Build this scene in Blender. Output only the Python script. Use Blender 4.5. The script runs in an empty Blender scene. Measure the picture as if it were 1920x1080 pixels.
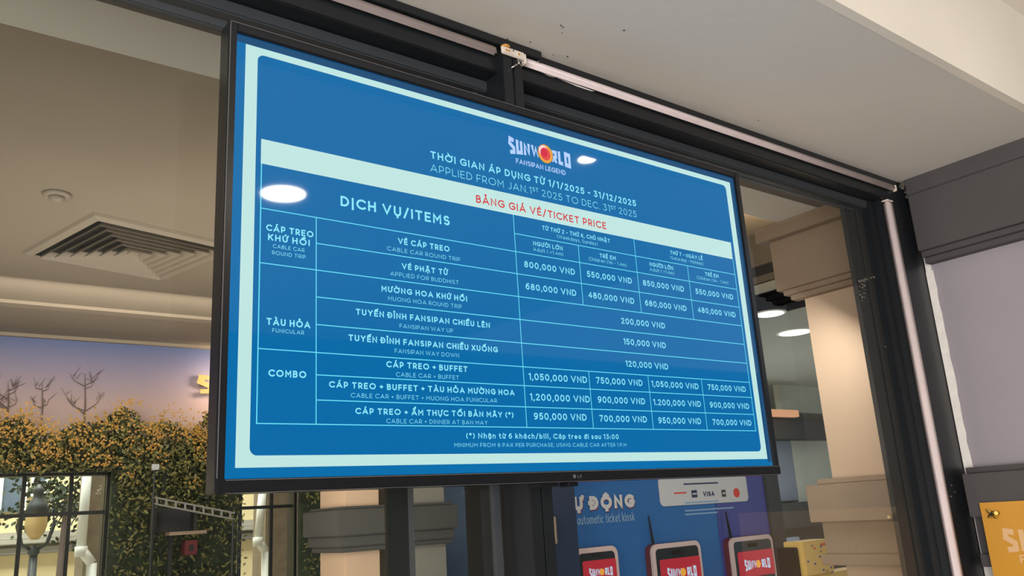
import bpy, bmesh, math, random, unicodedata
from mathutils import Matrix, Vector
random.seed(7)
S = bpy.context.scene
COL = S.collection

# ------------------------------------------------------------------ camera
F_PX = 1573.64
R = [[0.7978322855, -0.5998937492, -0.0599260699],
     [0.1102331952, 0.2428808497, -0.9637725538],
     [0.5927160255, 0.7623230172, 0.2599063882]]
Z0 = 1.62                                   # height of the screen's lower edge above the floor
CAM = Vector((-0.38968, -1.16210, -0.069752 + Z0))
cd = bpy.data.cameras.new('camera')
cam = bpy.data.objects.new('camera', cd)
COL.objects.link(cam)
cd.sensor_width = 36
cd.lens = F_PX / 1920 * 36
cd.clip_start = 0.02
cd.clip_end = 200
r, d, f = (Vector(v) for v in R)
M = Matrix(((r.x, -d.x, -f.x, CAM.x), (r.y, -d.y, -f.y, CAM.y), (r.z, -d.z, -f.z, CAM.z), (0, 0, 0, 1)))
cam.matrix_world = M
S.camera = cam

def at(px, py, axis, v):
    """point where the sight line of photo pixel (px,py) meets the plane axis=v"""
    q = r * ((px - 960) / F_PX) + d * ((py - 540) / F_PX) + f
    t = (v - CAM[axis]) / q[axis]
    return CAM + q * t

# ------------------------------------------------------------------ light
S.view_settings.view_transform = 'Standard'
S.view_settings.look = 'None'
S.view_settings.exposure = 0.0
S.view_settings.gamma = 1.0
S.view_settings.use_curve_mapping = False
W = bpy.data.worlds.new('daylight')
S.world = W
W.use_nodes = True
wb = W.node_tree.nodes['Background']
wb.inputs[0].default_value = (0.86, 0.93, 1.0, 1)
wb.inputs[1].default_value = 0.6

def area(name, loc, size, power, col, rot=(0, 0, 0), size_y=None):
    l = bpy.data.lights.new(name, 'AREA')
    l.energy = power
    l.color = col
    l.size = size
    if size_y:
        l.shape = 'RECTANGLE'
        l.size_y = size_y
    o = bpy.data.objects.new(name, l)
    o.location = loc
    o.rotation_euler = rot
    COL.objects.link(o)
    return o

WARM = (1.0, 0.80, 0.60)
area('entrance_fill', (-3.4, -3.6, 1.2), 4.0, 255, (1.0, 0.965, 0.93), (math.radians(102), 0, math.radians(-44)), 2.2)  # unseen area lamp standing in for daylight, kept clear of the mirrored view
area('street_fill', (0.5, 6.2, 5.2), 4.0, 600, (1.0, 0.95, 0.86), (math.radians(35), 0, 0), 2.0)  # added area lamp that brightens the house front outside
area('room_fill_left', (0.6, 2.4, 1.9), 2.0, 13, (1.0, 0.87, 0.76), (math.radians(180), 0, 0), 1.4)  # unseen upward fill for the left ceiling beyond the glass
area('pilaster_fill', (0.5, 1.0, 1.75), 1.0, 8.5, (1.0, 0.82, 0.66), (math.radians(90), 0, math.radians(-72)), 0.9)  # added warm fill aimed at the tan pilaster, no fixture there
area('ceiling_fill_right', (4.8, 2.4, 1.0), 1.6, 11, (1.0, 0.97, 0.9), (math.radians(180), 0, 0), 1.6)  # upward fill added to lift the grey-green ceiling
area('upper_ceiling_fill', (2.5, .95, 2.5), .3, 3, (1.0, .74, .45), (math.radians(180), 0, 0), .3)  # small warm fill added to light the upper ceiling
area('mural_fill', (0.6, 3.3, 2.6), 1.6, 16, (1.0, 0.86, 0.74), (math.radians(62), 0, 0), 0.3)  # unseen fill angled onto the mural wall
area('room_fill_right', (4.6, 2.6, 2.4), 1.4, 36, (1.0, 0.95, 0.88), (0, 0, 0), 1.4)  # unseen fill over the right end of the room
area('kiosk_fill', (1.9, 0.35, 2.1), 0.4, 3.5, (1.0, 0.95, 0.9), (math.radians(40), 0, math.radians(-10)), 0.2)  # unseen fill turned towards the kiosk board

# ------------------------------------------------------------------ materials
def s2l(c):
    return tuple((x / 255 / 12.92) if x / 255 <= 0.04045 else ((x / 255 + 0.055) / 1.055) ** 2.4 for x in c)

def mat(name, rgb, rough=0.6, metal=0.0, var=0.06, scale=6.0, bump=0.0, bscale=80.0, emit=None, estr=1.0, spec=0.5, coat=0.0):
    m = bpy.data.materials.new(name)
    m.use_nodes = True
    nt = m.node_tree
    b = nt.nodes['Principled BSDF']
    c = s2l(rgb)
    tc = nt.nodes.new('ShaderNodeTexCoord')
    if var > 0:
        nz = nt.nodes.new('ShaderNodeTexNoise')
        nz.inputs['Scale'].default_value = scale
        nz.inputs['Detail'].default_value = 5
        nt.links.new(tc.outputs['Object'], nz.inputs['Vector'])
        mr = nt.nodes.new('ShaderNodeMapRange')
        mr.inputs['From Min'].default_value = 0.3
        mr.inputs['From Max'].default_value = 0.7
        mr.inputs['To Min'].default_value = 1 - var
        mr.inputs['To Max'].default_value = 1 + var
        nt.links.new(nz.outputs['Fac'], mr.inputs['Value'])
        vm = nt.nodes.new('ShaderNodeVectorMath')
        vm.operation = 'SCALE'
        vm.inputs[0].default_value = c
        nt.links.new(mr.outputs['Result'], vm.inputs['Scale'])
        nt.links.new(vm.outputs['Vector'], b.inputs['Base Color'])
    else:
        b.inputs['Base Color'].default_value = (*c, 1)
    b.inputs['Roughness'].default_value = rough
    b.inputs['Metallic'].default_value = metal
    b.inputs['Specular IOR Level'].default_value = spec
    b.inputs['Coat Weight'].default_value = coat
    if bump > 0:
        n2 = nt.nodes.new('ShaderNodeTexNoise')
        n2.inputs['Scale'].default_value = bscale
        n2.inputs['Detail'].default_value = 6
        nt.links.new(tc.outputs['Object'], n2.inputs['Vector'])
        bp = nt.nodes.new('ShaderNodeBump')
        bp.inputs['Strength'].default_value = bump
        bp.inputs['Distance'].default_value = 0.004
        nt.links.new(n2.outputs['Fac'], bp.inputs['Height'])
        nt.links.new(bp.outputs['Normal'], b.inputs['Normal'])
    if emit is not None:
        b.inputs['Emission Color'].default_value = (*s2l(emit), 1)
        b.inputs['Emission Strength'].default_value = estr
    return m

def screen_mat(name, rgb, estr=1.0):
    m = mat(name, (3, 4, 6), rough=0.035, var=0, emit=rgb, estr=estr, spec=0.36)
    return m

def glass_mat():
    m = bpy.data.materials.new('window_glass')
    m.use_nodes = True
    nt = m.node_tree
    nt.nodes.clear()
    out = nt.nodes.new('ShaderNodeOutputMaterial')
    mx = nt.nodes.new('ShaderNodeMixShader')
    tr = nt.nodes.new('ShaderNodeBsdfTransparent')
    tr.inputs[0].default_value = (0.93, 0.95, 0.94, 1)
    gl = nt.nodes.new('ShaderNodeBsdfGlossy')
    gl.inputs['Roughness'].default_value = 0.01
    gl.inputs[0].default_value = (1, 1, 1, 1)
    fr = nt.nodes.new('ShaderNodeFresnel')
    fr.inputs[0].default_value = 1.33
    ge = nt.nodes.new('ShaderNodeNewGeometry')
    iv = nt.nodes.new('ShaderNodeMath')
    iv.operation = 'SUBTRACT'
    iv.inputs[0].default_value = 1.0
    nt.links.new(ge.outputs['Backfacing'], iv.inputs[1])
    ml = nt.nodes.new('ShaderNodeMath')
    ml.operation = 'MULTIPLY'
    nt.links.new(fr.outputs[0], ml.inputs[0])
    nt.links.new(iv.outputs[0], ml.inputs[1])
    nt.links.new(ml.outputs[0], mx.inputs[0])          # the front face reflects, the rear face only lets light through
    nt.links.new(tr.outputs[0], mx.inputs[1])
    nt.links.new(gl.outputs[0], mx.inputs[2])
    nt.links.new(mx.outputs[0], out.inputs[0])
    return m

def mural_mat():
    """printed evening-sky mural: dusty blue at the top to pinkish tan lower down"""
    m = mat('mural_print', (180, 150, 130), rough=0.7, var=0)
    nt = m.node_tree
    b = nt.nodes['Principled BSDF']
    g = nt.nodes.new('ShaderNodeNewGeometry')
    sp = nt.nodes.new('ShaderNodeSeparateXYZ')
    mr = nt.nodes.new('ShaderNodeMapRange')
    mr.inputs['From Min'].default_value = 2.05
    mr.inputs['From Max'].default_value = 2.80
    rp = nt.nodes.new('ShaderNodeValToRGB')
    e = rp.color_ramp.elements
    e[0].position = 0.0
    e[0].color = (*s2l((178, 162, 152)), 1)
    e[1].position = 1.0
    e[1].color = (*s2l((92, 108, 152)), 1)
    k = e.new(0.45)
    k.color = (*s2l((176, 152, 150)), 1)
    k = e.new(0.75)
    k.color = (*s2l((140, 132, 156)), 1)
    nt.links.new(g.outputs['Position'], sp.inputs[0])
    nt.links.new(sp.outputs['Z'], mr.inputs['Value'])
    nt.links.new(mr.outputs[0], rp.inputs[0])
    nt.links.new(rp.outputs[0], b.inputs['Base Color'])
    return m

M_ = {}
M_['soffit'] = mat('soffit_paint', (216, 211, 204), 0.85, var=0.025, scale=2, bump=0.15, bscale=30)
M_['fascia'] = mat('cream_paint', (238, 230, 218), 0.8, var=0.03, scale=3, bump=0.15, bscale=30)
M_['frame'] = mat('black_powder_coat', (25, 28, 32), 0.35, var=0.08, scale=20, bump=0.05)
M_['frame_matt'] = mat('dark_grey_metal', (42, 42, 41), 0.5, var=0.06, scale=15)
M_['frame_inner'] = mat('lightened_frame_coat', (60, 63, 67), 0.45, var=0.05)  # frame coat lightened to make up for shade on the inner parts
M_['lamp_tube'] = mat('milky_plastic_diffuser', (222, 205, 205), 0.35, var=0.05, scale=25)
M_['mould'] = mat('dark_taupe_paint', (76, 72, 73), 0.7, var=0.05, scale=8, bump=0.2, bscale=40)
M_['lilac'] = mat('lilac_grey_plaster', (156, 149, 156), 0.8, var=0.03, scale=4, bump=0.2, bscale=40)
M_['caulk'] = mat('white_caulk', (244, 238, 232), 0.75, var=0.06, scale=30, bump=0.4)
M_['rubble'] = mat('crumbled_mortar', (96, 92, 84), 0.95, var=0.5, scale=90, bump=0.9, bscale=150)
M_['tan'] = mat('warm_tan_plaster', (192, 165, 140), 0.8, var=0.03, scale=4, bump=0.2, bscale=40)
M_['tan_mould'] = mat('brown_taupe_paint', (148, 127, 108), 0.75, var=0.05, scale=6, bump=0.2, bscale=40)
M_['room_ceiling'] = mat('room_ceiling_paint', (150, 138, 122), 0.85, var=0.04, scale=1.5)
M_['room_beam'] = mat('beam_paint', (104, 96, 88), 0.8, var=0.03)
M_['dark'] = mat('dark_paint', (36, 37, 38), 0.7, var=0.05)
M_['green_grey'] = mat('grey_green_ceiling_paint', (168, 172, 164), 0.85, var=0.03)
M_['floor'] = mat('pale_floor', (200, 194, 184), 0.5, var=0.08)
M_['mural'] = mural_mat()
M_['glass'] = glass_mat()
M_['bezel'] = mat('gloss_black_plastic', (24, 25, 29), 0.22, var=0.04, scale=30)
M_['case'] = mat('satin_black_plastic', (20, 21, 23), 0.45, var=0.05)
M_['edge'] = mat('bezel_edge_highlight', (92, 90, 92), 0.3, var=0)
M_['badge'] = mat('badge_grey', (92, 94, 100), 0.4, var=0)
M_['scr_blue'] = screen_mat('screen_blue', (0, 106, 168))
M_['scr_edge'] = screen_mat('screen_edge_blue', (0, 109, 171))
M_['scr_dim'] = screen_mat('screen_edge_shade', (24, 76, 118))
M_['scr_white'] = screen_mat('screen_pale_white', (192, 230, 226))
M_['scr_text'] = screen_mat('screen_cyan_text', (140, 232, 250))
M_['scr_line'] = screen_mat('screen_cyan_line', (104, 222, 245))
M_['scr_red'] = screen_mat('screen_red', (212, 62, 66))
M_['scr_logo'] = screen_mat('screen_logo_lilac', (180, 208, 255))
M_['scr_rim'] = screen_mat('screen_logo_grey', (58, 96, 116))
M_['scr_orange'] = screen_mat('screen_logo_orange', (232, 160, 62))
M_['scr_coral'] = screen_mat('screen_logo_coral', (226, 74, 72))
M_['scr_crimson'] = screen_mat('screen_logo_crimson', (212, 42, 72))
M_['scr_pink'] = screen_mat('screen_logo_pink', (250, 214, 222))
M_['steel'] = mat('bright_screw_steel', (190, 190, 186), 0.25, metal=1, var=0.05)
M_['brass'] = mat('gold_plated_metal', (196, 168, 96), 0.22, metal=1, var=0.15, scale=60)
M_['hole'] = mat('dark_hole', (20, 16, 12), 0.8, var=0)
M_['yellow'] = mat('mustard_acrylic', (204, 144, 38), 0.35, var=0.03)
M_['poster_text'] = mat('pale_print', (222, 178, 130), 0.5, var=0)
M_['connector'] = mat('dirty_white_plastic', (228, 214, 202), 0.5, var=0.12, scale=60)
M_['copper'] = mat('orange_wire_end', (206, 146, 72), 0.45, var=0.1)
M_['vent'] = mat('vent_metal', (156, 144, 128), 0.5, var=0.04)
M_['vent_dark'] = mat('vent_throat', (44, 44, 42), 0.8, var=0.05)
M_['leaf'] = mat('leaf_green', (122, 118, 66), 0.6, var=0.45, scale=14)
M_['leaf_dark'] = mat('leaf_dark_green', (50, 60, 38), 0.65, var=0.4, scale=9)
M_['blossom'] = mat('orange_yellow_blossom', (176, 132, 52), 0.6, var=0.22, scale=18)
M_['bark'] = mat('bare_twig', (104, 90, 84), 0.8, var=0.1)
M_['grille'] = mat('window_bar_iron', (24, 28, 26), 0.5, var=0.1)
M_['house'] = mat('cream_render', (226, 208, 160), 0.8, var=0.06)
M_['house_band'] = mat('grey_cornice', (164, 160, 146), 0.8, var=0.05)
M_['house_glass'] = mat('house_window_glass', (92, 104, 116), 0.2, var=0.2)
M_['white'] = mat('white_gloss_paint', (232, 236, 226), 0.4, var=0.03)
M_['stone'] = mat('rough_stone', (140, 128, 108), 0.9, var=0.14, scale=14, bump=0.6)
M_['lantern'] = mat('lantern_iron', (70, 76, 76), 0.5, var=0.1)
M_['frost'] = mat('frosted_globe', (216, 188, 128), 0.4, var=0.05)
M_['board'] = mat('kiosk_board_blue', (48, 104, 168), 0.3, var=0.05, scale=3)
M_['navy'] = mat('navy_paint', (34, 48, 74), 0.4, var=0.05)
M_['violet'] = mat('kiosk_board_violet', (76, 78, 150), 0.35, var=0.05)
M_['print_white'] = mat('printed_white', (206, 204, 206), 0.4, var=0.02)
M_['print_shadow'] = mat('printed_maroon', (120, 46, 56), 0.5, var=0)
M_['print_light'] = mat('printed_light_blue', (140, 172, 206), 0.4, var=0)
M_['print_navy'] = mat('printed_navy', (48, 52, 92), 0.4, var=0)
M_['print_red'] = mat('printed_red', (218, 68, 52), 0.4, var=0)
M_['kiosk_frame'] = mat('kiosk_pink_white_shell', (214, 188, 184), 0.35, var=0.03)
M_['kiosk_side'] = mat('kiosk_red_side', (104, 44, 46), 0.4, var=0.05)
M_['kiosk_dark'] = mat('kiosk_dark_panel', (44, 50, 54), 0.2, var=0.05)
M_['kiosk_red'] = mat('kiosk_lit_red_screen', (40, 6, 8), 0.3, var=0, emit=(186, 44, 58), estr=0.8)
M_['kiosk_logo'] = mat('kiosk_lit_logo', (40, 40, 44), 0.3, var=0, emit=(196, 214, 236), estr=0.9)
M_['grey_pillar'] = mat('grey_pillar_paint', (124, 122, 114), 0.8, var=0.04)
M_['grey_capital'] = mat('dark_grey_capital', (70, 70, 68), 0.8, var=0.04)
M_['blue_panel'] = mat('dusty_blue_panel', (104, 124, 150), 0.6, var=0.05)
M_['far_white'] = mat('far_white_panel', (196, 200, 188), 0.5, var=0.05)
M_['far_blue'] = mat('far_blue_grey_panel', (140, 148, 164), 0.5, var=0.05)
M_['far_dark'] = mat('far_dark_band', (76, 76, 76), 0.7, var=0.05)
M_['far_mid'] = mat('far_grey_wall', (140, 138, 130), 0.8, var=0.05)
M_['glow_orange'] = mat('warm_cove_light', (80, 60, 50), 0.5, var=0, emit=(222, 160, 120), estr=0.9)
M_['led'] = mat('downlight_lit', (255, 255, 255), 0.5, var=0, emit=(255, 246, 228), estr=60.0)
M_['led_room'] = mat('room_downlight_lit', (255, 255, 255), 0.5, var=0, emit=(255, 255, 250), estr=2.2)
M_['sign'] = mat('lit_yellow_letter', (90, 60, 20), 0.5, var=0, emit=(250, 206, 110), estr=0.95)
M_['box_yellow'] = mat('yellow_printed_card', (226, 188, 110), 0.6, var=0.06)
M_['asphalt'] = mat('pavement', (150, 144, 132), 0.9, var=0.08)

# ------------------------------------------------------------------ mesh helpers

class MB:
    def __init__(self):
        self.v = []
        self.f = []
    def box(self, x0, x1, y0, y1, z0, z1, bev=0.0):
        if x0 > x1: x0, x1 = x1, x0
        if y0 > y1: y0, y1 = y1, y0
        if z0 > z1: z0, z1 = z1, z0
        b = min(bev, (x1 - x0) * .45, (y1 - y0) * .45, (z1 - z0) * .45)
        if b <= 0:
            n = len(self.v)
            self.v += [(x, y, z) for x in (x0, x1) for y in (y0, y1) for z in (z0, z1)]
            self.f += [tuple(n + i for i in q) for q in ((0, 1, 3, 2), (4, 6, 7, 5), (0, 4, 5, 1), (2, 3, 7, 6), (0, 2, 6, 4), (1, 5, 7, 3))]
            return self
        bm = bmesh.new()
        bmesh.ops.create_cube(bm, size=1)
        for v in bm.verts:
            v.co = Vector(((x0 + x1) / 2 + v.co.x * (x1 - x0), (y0 + y1) / 2 + v.co.y * (y1 - y0), (z0 + z1) / 2 + v.co.z * (z1 - z0)))
        bmesh.ops.bevel(bm, geom=bm.edges[:], offset=b, segments=2, affect='EDGES')
        n = len(self.v)
        bm.verts.index_update()
        self.v += [tuple(v.co) for v in bm.verts]
        self.f += [tuple(n + v.index for v in q.verts) for q in bm.faces]
        bm.free()
        return self
    def poly(self, pts):
        n = len(self.v)
        self.v += [tuple(p) for p in pts]
        self.f.append(tuple(range(n, n + len(pts))))
        return self
    def prism(self, pts, off):
        """closed solid: polygon pts swept by vector off"""
        n = len(self.v)
        k = len(pts)
        off = Vector(off)
        self.v += [tuple(Vector(p)) for p in pts] + [tuple(Vector(p) + off) for p in pts]
        self.f.append(tuple(range(n + k - 1, n - 1, -1)))
        self.f.append(tuple(range(n + k, n + 2 * k)))
        for i in range(k):
            j = (i + 1) % k
            self.f.append((n + i, n + j, n + k + j, n + k + i))
        return self
    def tube(self, pts, rad, seg=10, cap=True):
        pts = [Vector(p) for p in pts]
        if not hasattr(rad, '__len__'):
            rad = [rad] * len(pts)
        n = len(self.v)
        up = Vector((0, 0, 1))
        for i, p in enumerate(pts):
            t = (pts[min(i + 1, len(pts) - 1)] - pts[max(i - 1, 0)]).normalized()
            a = t.cross(up)
            if a.length < 1e-3:
                a = t.cross(Vector((1, 0, 0)))
            a.normalize()
            b = t.cross(a)
            for k in range(seg):
                an = 2 * math.pi * k / seg
                self.v.append(tuple(p + (a * math.cos(an) + b * math.sin(an)) * rad[i]))
        for i in range(len(pts) - 1):
            for k in range(seg):
                k2 = (k + 1) % seg
                self.f.append((n + i * seg + k, n + i * seg + k2, n + (i + 1) * seg + k2, n + (i + 1) * seg + k))
        if cap:
            self.f.append(tuple(n + k for k in range(seg - 1, -1, -1)))
            m = n + (len(pts) - 1) * seg
            self.f.append(tuple(m + k for k in range(seg)))
        return self
    def lathe(self, c, prof, seg=32, axis=2):
        """prof: list of (radius, height) along axis from c"""
        n = len(self.v)
        for (ra, h) in prof:
            for k in range(seg):
                an = 2 * math.pi * k / seg
                a, b = ra * math.cos(an), ra * math.sin(an)
                p = [0, 0, 0]
                p[axis] = h
                p[(axis + 1) % 3] = a
                p[(axis + 2) % 3] = b
                self.v.append((c[0] + p[0], c[1] + p[1], c[2] + p[2]))
        for i in range(len(prof) - 1):
            for k in range(seg):
                k2 = (k + 1) % seg
                self.f.append((n + i * seg + k, n + i * seg + k2, n + (i + 1) * seg + k2, n + (i + 1) * seg + k))
        self.f.append(tuple(n + k for k in range(seg - 1, -1, -1)))
        m = n + (len(prof) - 1) * seg
        self.f.append(tuple(m + k for k in range(seg)))
        return self
    def build(self, name, m, parent=None, kind=None, label=None, cat=None, group=None, smooth=False, fix=True, stag=None):
        if stag:      # overlapping strokes of raised lettering: each a hair in front of the one before
            self.v = [tuple(c + stag[i] * k for i, c in enumerate(v)) for k, v in enumerate(self.v)]
        me = bpy.data.meshes.new(name)
        me.from_pydata(self.v, [], self.f)
        if fix:
            bm = bmesh.new()
            bm.from_mesh(me)
            bmesh.ops.recalc_face_normals(bm, faces=bm.faces)
            bm.to_mesh(me)
            bm.free()
        me.materials.append(M_[m])
        if smooth:
            for p in me.polygons:
                p.use_smooth = True
        o = bpy.data.objects.new(name, me)
        COL.objects.link(o)
        if parent is not None:
            o.parent = parent
            o.matrix_parent_inverse = parent.matrix_basis.inverted()
        return tag(o, label, cat, group, kind)

def tag(o, label=None, cat=None, group=None, kind=None):
    if label: o['label'] = label
    if cat: o['category'] = cat
    if group: o['group'] = group
    if kind: o['kind'] = kind
    return o

def empty(name, loc=(0, 0, 0), label=None, cat=None, group=None, kind=None):
    o = bpy.data.objects.new(name, None)
    o.location = loc
    o.empty_display_size = 0.05
    COL.objects.link(o)
    return tag(o, label, cat, group, kind)

# ------------------------------------------------------------------ stroke lettering (monoline geometric capitals)
def arc(cx, cy, rx, ry, a0, a1, n=12):
    return [(cx + rx * math.cos(math.radians(a0 + (a1 - a0) * i / n)), cy + ry * math.sin(math.radians(a0 + (a1 - a0) * i / n))) for i in range(n + 1)]

G = {}
def g(ch, w, *paths): G[ch] = (w, paths)
g('A', .84, [(0, 0), (.42, 1), (.84, 0)], [(.15, .28), (.69, .28)])
g('B', .56, [(.26, .53), (0, .53), (0, 1), (.30, 1)] + arc(.30, .765, .22, .235, 90, -90) , [(0, .53), (0, 0), (.31, 0)] + arc(.31, .265, .25, .265, -90, 90) + [(.2, .53)])
g('C', .80, arc(.5, .5, .5, .5, 48, 312, 22))
g('D', .70, [(0, 0), (0, 1), (.24, 1)] + arc(.24, .5, .46, .5, 90, -90, 16) + [(0, 0)])
g('E', .52, [(.52, 1), (0, 1), (0, 0), (.53, 0)], [(0, .51), (.46, .51)])
g('F', .50, [(.52, 1), (0, 1), (0, 0)], [(0, .47), (.46, .47)])
g('G', .86, arc(.5, .5, .5, .5, 50, 322, 22) + [(.87, .17), (.87, .47), (.52, .47)])
g('H', .66, [(0, 0), (0, 1)], [(.66, 0), (.66, 1)], [(0, .5), (.66, .5)])
g('I', .0, [(0, 0), (0, 1)])
g('J', .44, [(.44, 1), (.44, .26)] + arc(.2, .26, .24, .26, 0, -120, 8))
g('K', .62, [(0, 0), (0, 1)], [(.60, 1), (0, .36)], [(.22, .56), (.63, 0)])
g('L', .48, [(0, 1), (0, 0), (.49, 0)])
g('M', .80, [(0, 0), (0, 1), (.40, .36), (.80, 1), (.80, 0)])
g('N', .68, [(0, 0), (0, 1), (.68, 0), (.68, 1)])
g('O', 1.0, arc(.5, .5, .5, .5, 90, 450, 28))
g('P', .54, [(0, 0), (0, 1), (.28, 1)] + arc(.28, .67, .27, .33, 90, -90) + [(0, .34)])
g('Q', 1.0, arc(.5, .5, .5, .5, 90, 450, 28), [(.55, .3), (.98, -.02)])
g('R', .56, [(0, 0), (0, 1), (.28, 1)] + arc(.28, .68, .27, .32, 90, -90) + [(0, .36)], [(.28, .36), (.57, 0)])
g('S', .56, arc(.28, .745, .25, .255, 40, 250, 12) + arc(.29, .26, .27, .26, 75, -140, 12))
g('T', .64, [(0, 1), (.64, 1)], [(.32, 1), (.32, 0)])
g('U', .64, [(0, 1), (0, .34)] + arc(.32, .34, .32, .34, 180, 360, 14) + [(.64, 1)])
g('V', .80, [(0, 1), (.40, 0), (.80, 1)])
g('W', 1.16, [(0, 1), (.30, 0), (.58, .96), (.86, 0), (1.16, 1)])
g('X', .68, [(0, 0), (.68, 1)], [(0, 1), (.68, 0)])
g('Y', .72, [(0, 1), (.36, .44), (.72, 1)], [(.36, .44), (.36, 0)])
g('Z', .60, [(0, 1), (.60, 1), (0, 0), (.60, 0)])
g('0', .62, arc(.31, .5, .31, .5, 90, 450, 26))
g('1', .20, [(0, .90), (.22, 1), (.22, 0)])
g('2', .54, arc(.26, .73, .25, .27, 160, -35, 12) + [(0, 0), (.55, 0)])
g('3', .54, [(.04, 1), (.50, 1), (.24, .60)] + arc(.26, .30, .28, .30, 80, -150, 12))
g('4', .62, [(.46, 0), (.46, 1), (0, .27), (.64, .27)])
g('5', .54, [(.50, 1), (.08, 1), (.05, .54)] + arc(.26, .31, .28, .31, 130, -150, 14))
g('6', .56, arc(.28, .31, .28, .31, 90, 450, 22), arc(.42, .38, .42, .62, 80, 182, 12))
g('7', .54, [(0, 1), (.55, 1), (.17, 0)])
g('8', .56, arc(.28, .76, .24, .24, 90, 450, 20), arc(.28, .27, .28, .27, 90, 450, 20))
g('9', .56, arc(.28, .69, .28, .31, 90, 450, 22), arc(.14, .62, .42, .62, -100, 2, 12))
g(',', .0, [(.02, .02), (-.04, -.18)])
g('.', .0, [(0, 0), (0, .02)])
g('-', .30, [(0, .42), (.30, .42)])
g('+', .44, [(0, .46), (.44, .46)], [(.22, .24), (.22, .68)])
g('/', .40, [(-.02, -.12), (.42, 1.08)])
g('(', .18, arc(.5, .45, .5, .68, 130, 230, 10))
g(')', .18, arc(-.32, .45, .5, .68, 50, -50, 10))
g('*', .30, [(.15, .66), (.15, 1.0)], [(0, .74), (.30, .92)], [(0, .92), (.30, .74)])
g(':', .0, [(0, 0), (0, .02)], [(0, .52), (0, .54)])
g('>', .40, [(0, .2), (.40, .45), (0, .7)])
XH = .70
g('a', .50, arc(.25, .33, .25, .33, 90, 450, 18), [(.50, XH), (.50, 0)])
g('b', .50, arc(.25, .33, .25, .33, 90, 450, 18), [(0, 1.05), (0, 0)])
g('c', .44, arc(.27, .34, .27, .35, 50, 310, 14))
g('d', .50, arc(.25, .33, .25, .33, 90, 450, 18), [(.50, 1.05), (.50, 0)])
g('e', .50, [(.0, .36), (.51, .36)] + arc(.26, .34, .26, .35, 5, 315, 16))
g('h', .46, [(0, 1.05), (0, 0)], [(0, .40)] + arc(.23, .45, .23, .25, 180, 0, 10) + [(.46, 0)])
g('i', .0, [(0, XH), (0, 0)], [(0, .96), (0, .98)])
g('k', .46, [(0, 1.05), (0, 0)], [(.44, XH), (0, .24)], [(.16, .40), (.47, 0)])
g('l', .0, [(0, 1.05), (0, 0)])
g('m', .80, [(0, XH), (0, 0)], [(0, .42)] + arc(.20, .48, .20, .22, 180, 0, 8) + [(.40, 0)], [(.40, .42)] + arc(.60, .48, .20, .22, 180, 0, 8) + [(.80, 0)])
g('n', .46, [(0, XH), (0, 0)], [(0, .40)] + arc(.23, .45, .23, .25, 180, 0, 10) + [(.46, 0)])
g('o', .52, arc(.26, .34, .26, .35, 90, 450, 18))
g('p', .50, arc(.25, .35, .25, .34, 90, 450, 18), [(0, XH), (0, -.28)])
g('r', .28, [(0, XH), (0, 0)], [(0, .38)] + arc(.26, .40, .26, .30, 170, 85, 6))
g('s', .38, arc(.20, .53, .17, .16, 35, 250, 8) + arc(.19, .17, .19, .17, 75, -145, 8))
g('t', .30, [(.12, .95), (.12, .14)] + arc(.25, .14, .13, .14, 180, 290, 6), [(-.02, XH), (.30, XH)])
g('u', .46, [(0, XH), (0, .26)] + arc(.23, .26, .23, .26, 180, 360, 10), [(.46, XH), (.46, 0)])
g('y', .50, [(0, XH), (.26, .02)], [(.50, XH), (.14, -.28)])

def glyph_paths(ch):
    if ch == 'Đ' or ch == 'đ':
        w, p = G['D' if ch == 'Đ' else 'd']
        extra = [(-.16, .5), (.28, .5)] if ch == 'Đ' else [(.26, .88), (.62, .88)]
        return w, [list(q) for q in p] + [extra]
    de = unicodedata.normalize('NFD', ch)
    base = de[0]
    w, p = G[base]
    paths = [list(q) for q in p]
    up = 1.0 if base.isupper() else XH
    c = w / 2
    marks = de[1:]
    circ = '\u0302' in marks
    for mk in marks:
        if mk == '\u0302':
            paths.append([(c - .17, up + .17), (c, up + .32), (c + .17, up + .17)])
        elif mk == '\u0301':
            o = (c + .20, .30) if circ else (c - .02, .18)
            paths.append([(o[0], up + o[1]), (o[0] + .14, up + o[1] + .18)])
        elif mk == '\u0300':
            o = (c + .34, .30) if circ else (c + .04, .18)
            paths.append([(o[0], up + o[1]), (o[0] - .14, up + o[1] + .18)])
        elif mk == '\u0309':
            o = (c + .24, .46) if circ else (c, .26)
            paths.append([(o[0] - .08, up + o[1] + .10)] + arc(o[0] + .0, up + o[1] + .09, .08, .08, 150, -70, 6) + [(o[0], up + o[1] - .07)])
        elif mk == '\u0303':
            y = up + (.42 if circ else .22)
            paths.append([(c - .18, y), (c - .09, y + .08), (c + .08, y - .02), (c + .18, y + .07)])
        elif mk == '\u0323':
            paths.append([(c, -.22), (c, -.24)])
        elif mk == '\u031b':
            x = w if base in 'Uu' else w * .86
            y = up * (.98 if base in 'Uu' else .86)
            paths.append([(x, y - .02), (x + .14, y + .02), (x + .19, y + .18)])
    return w, paths

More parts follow.
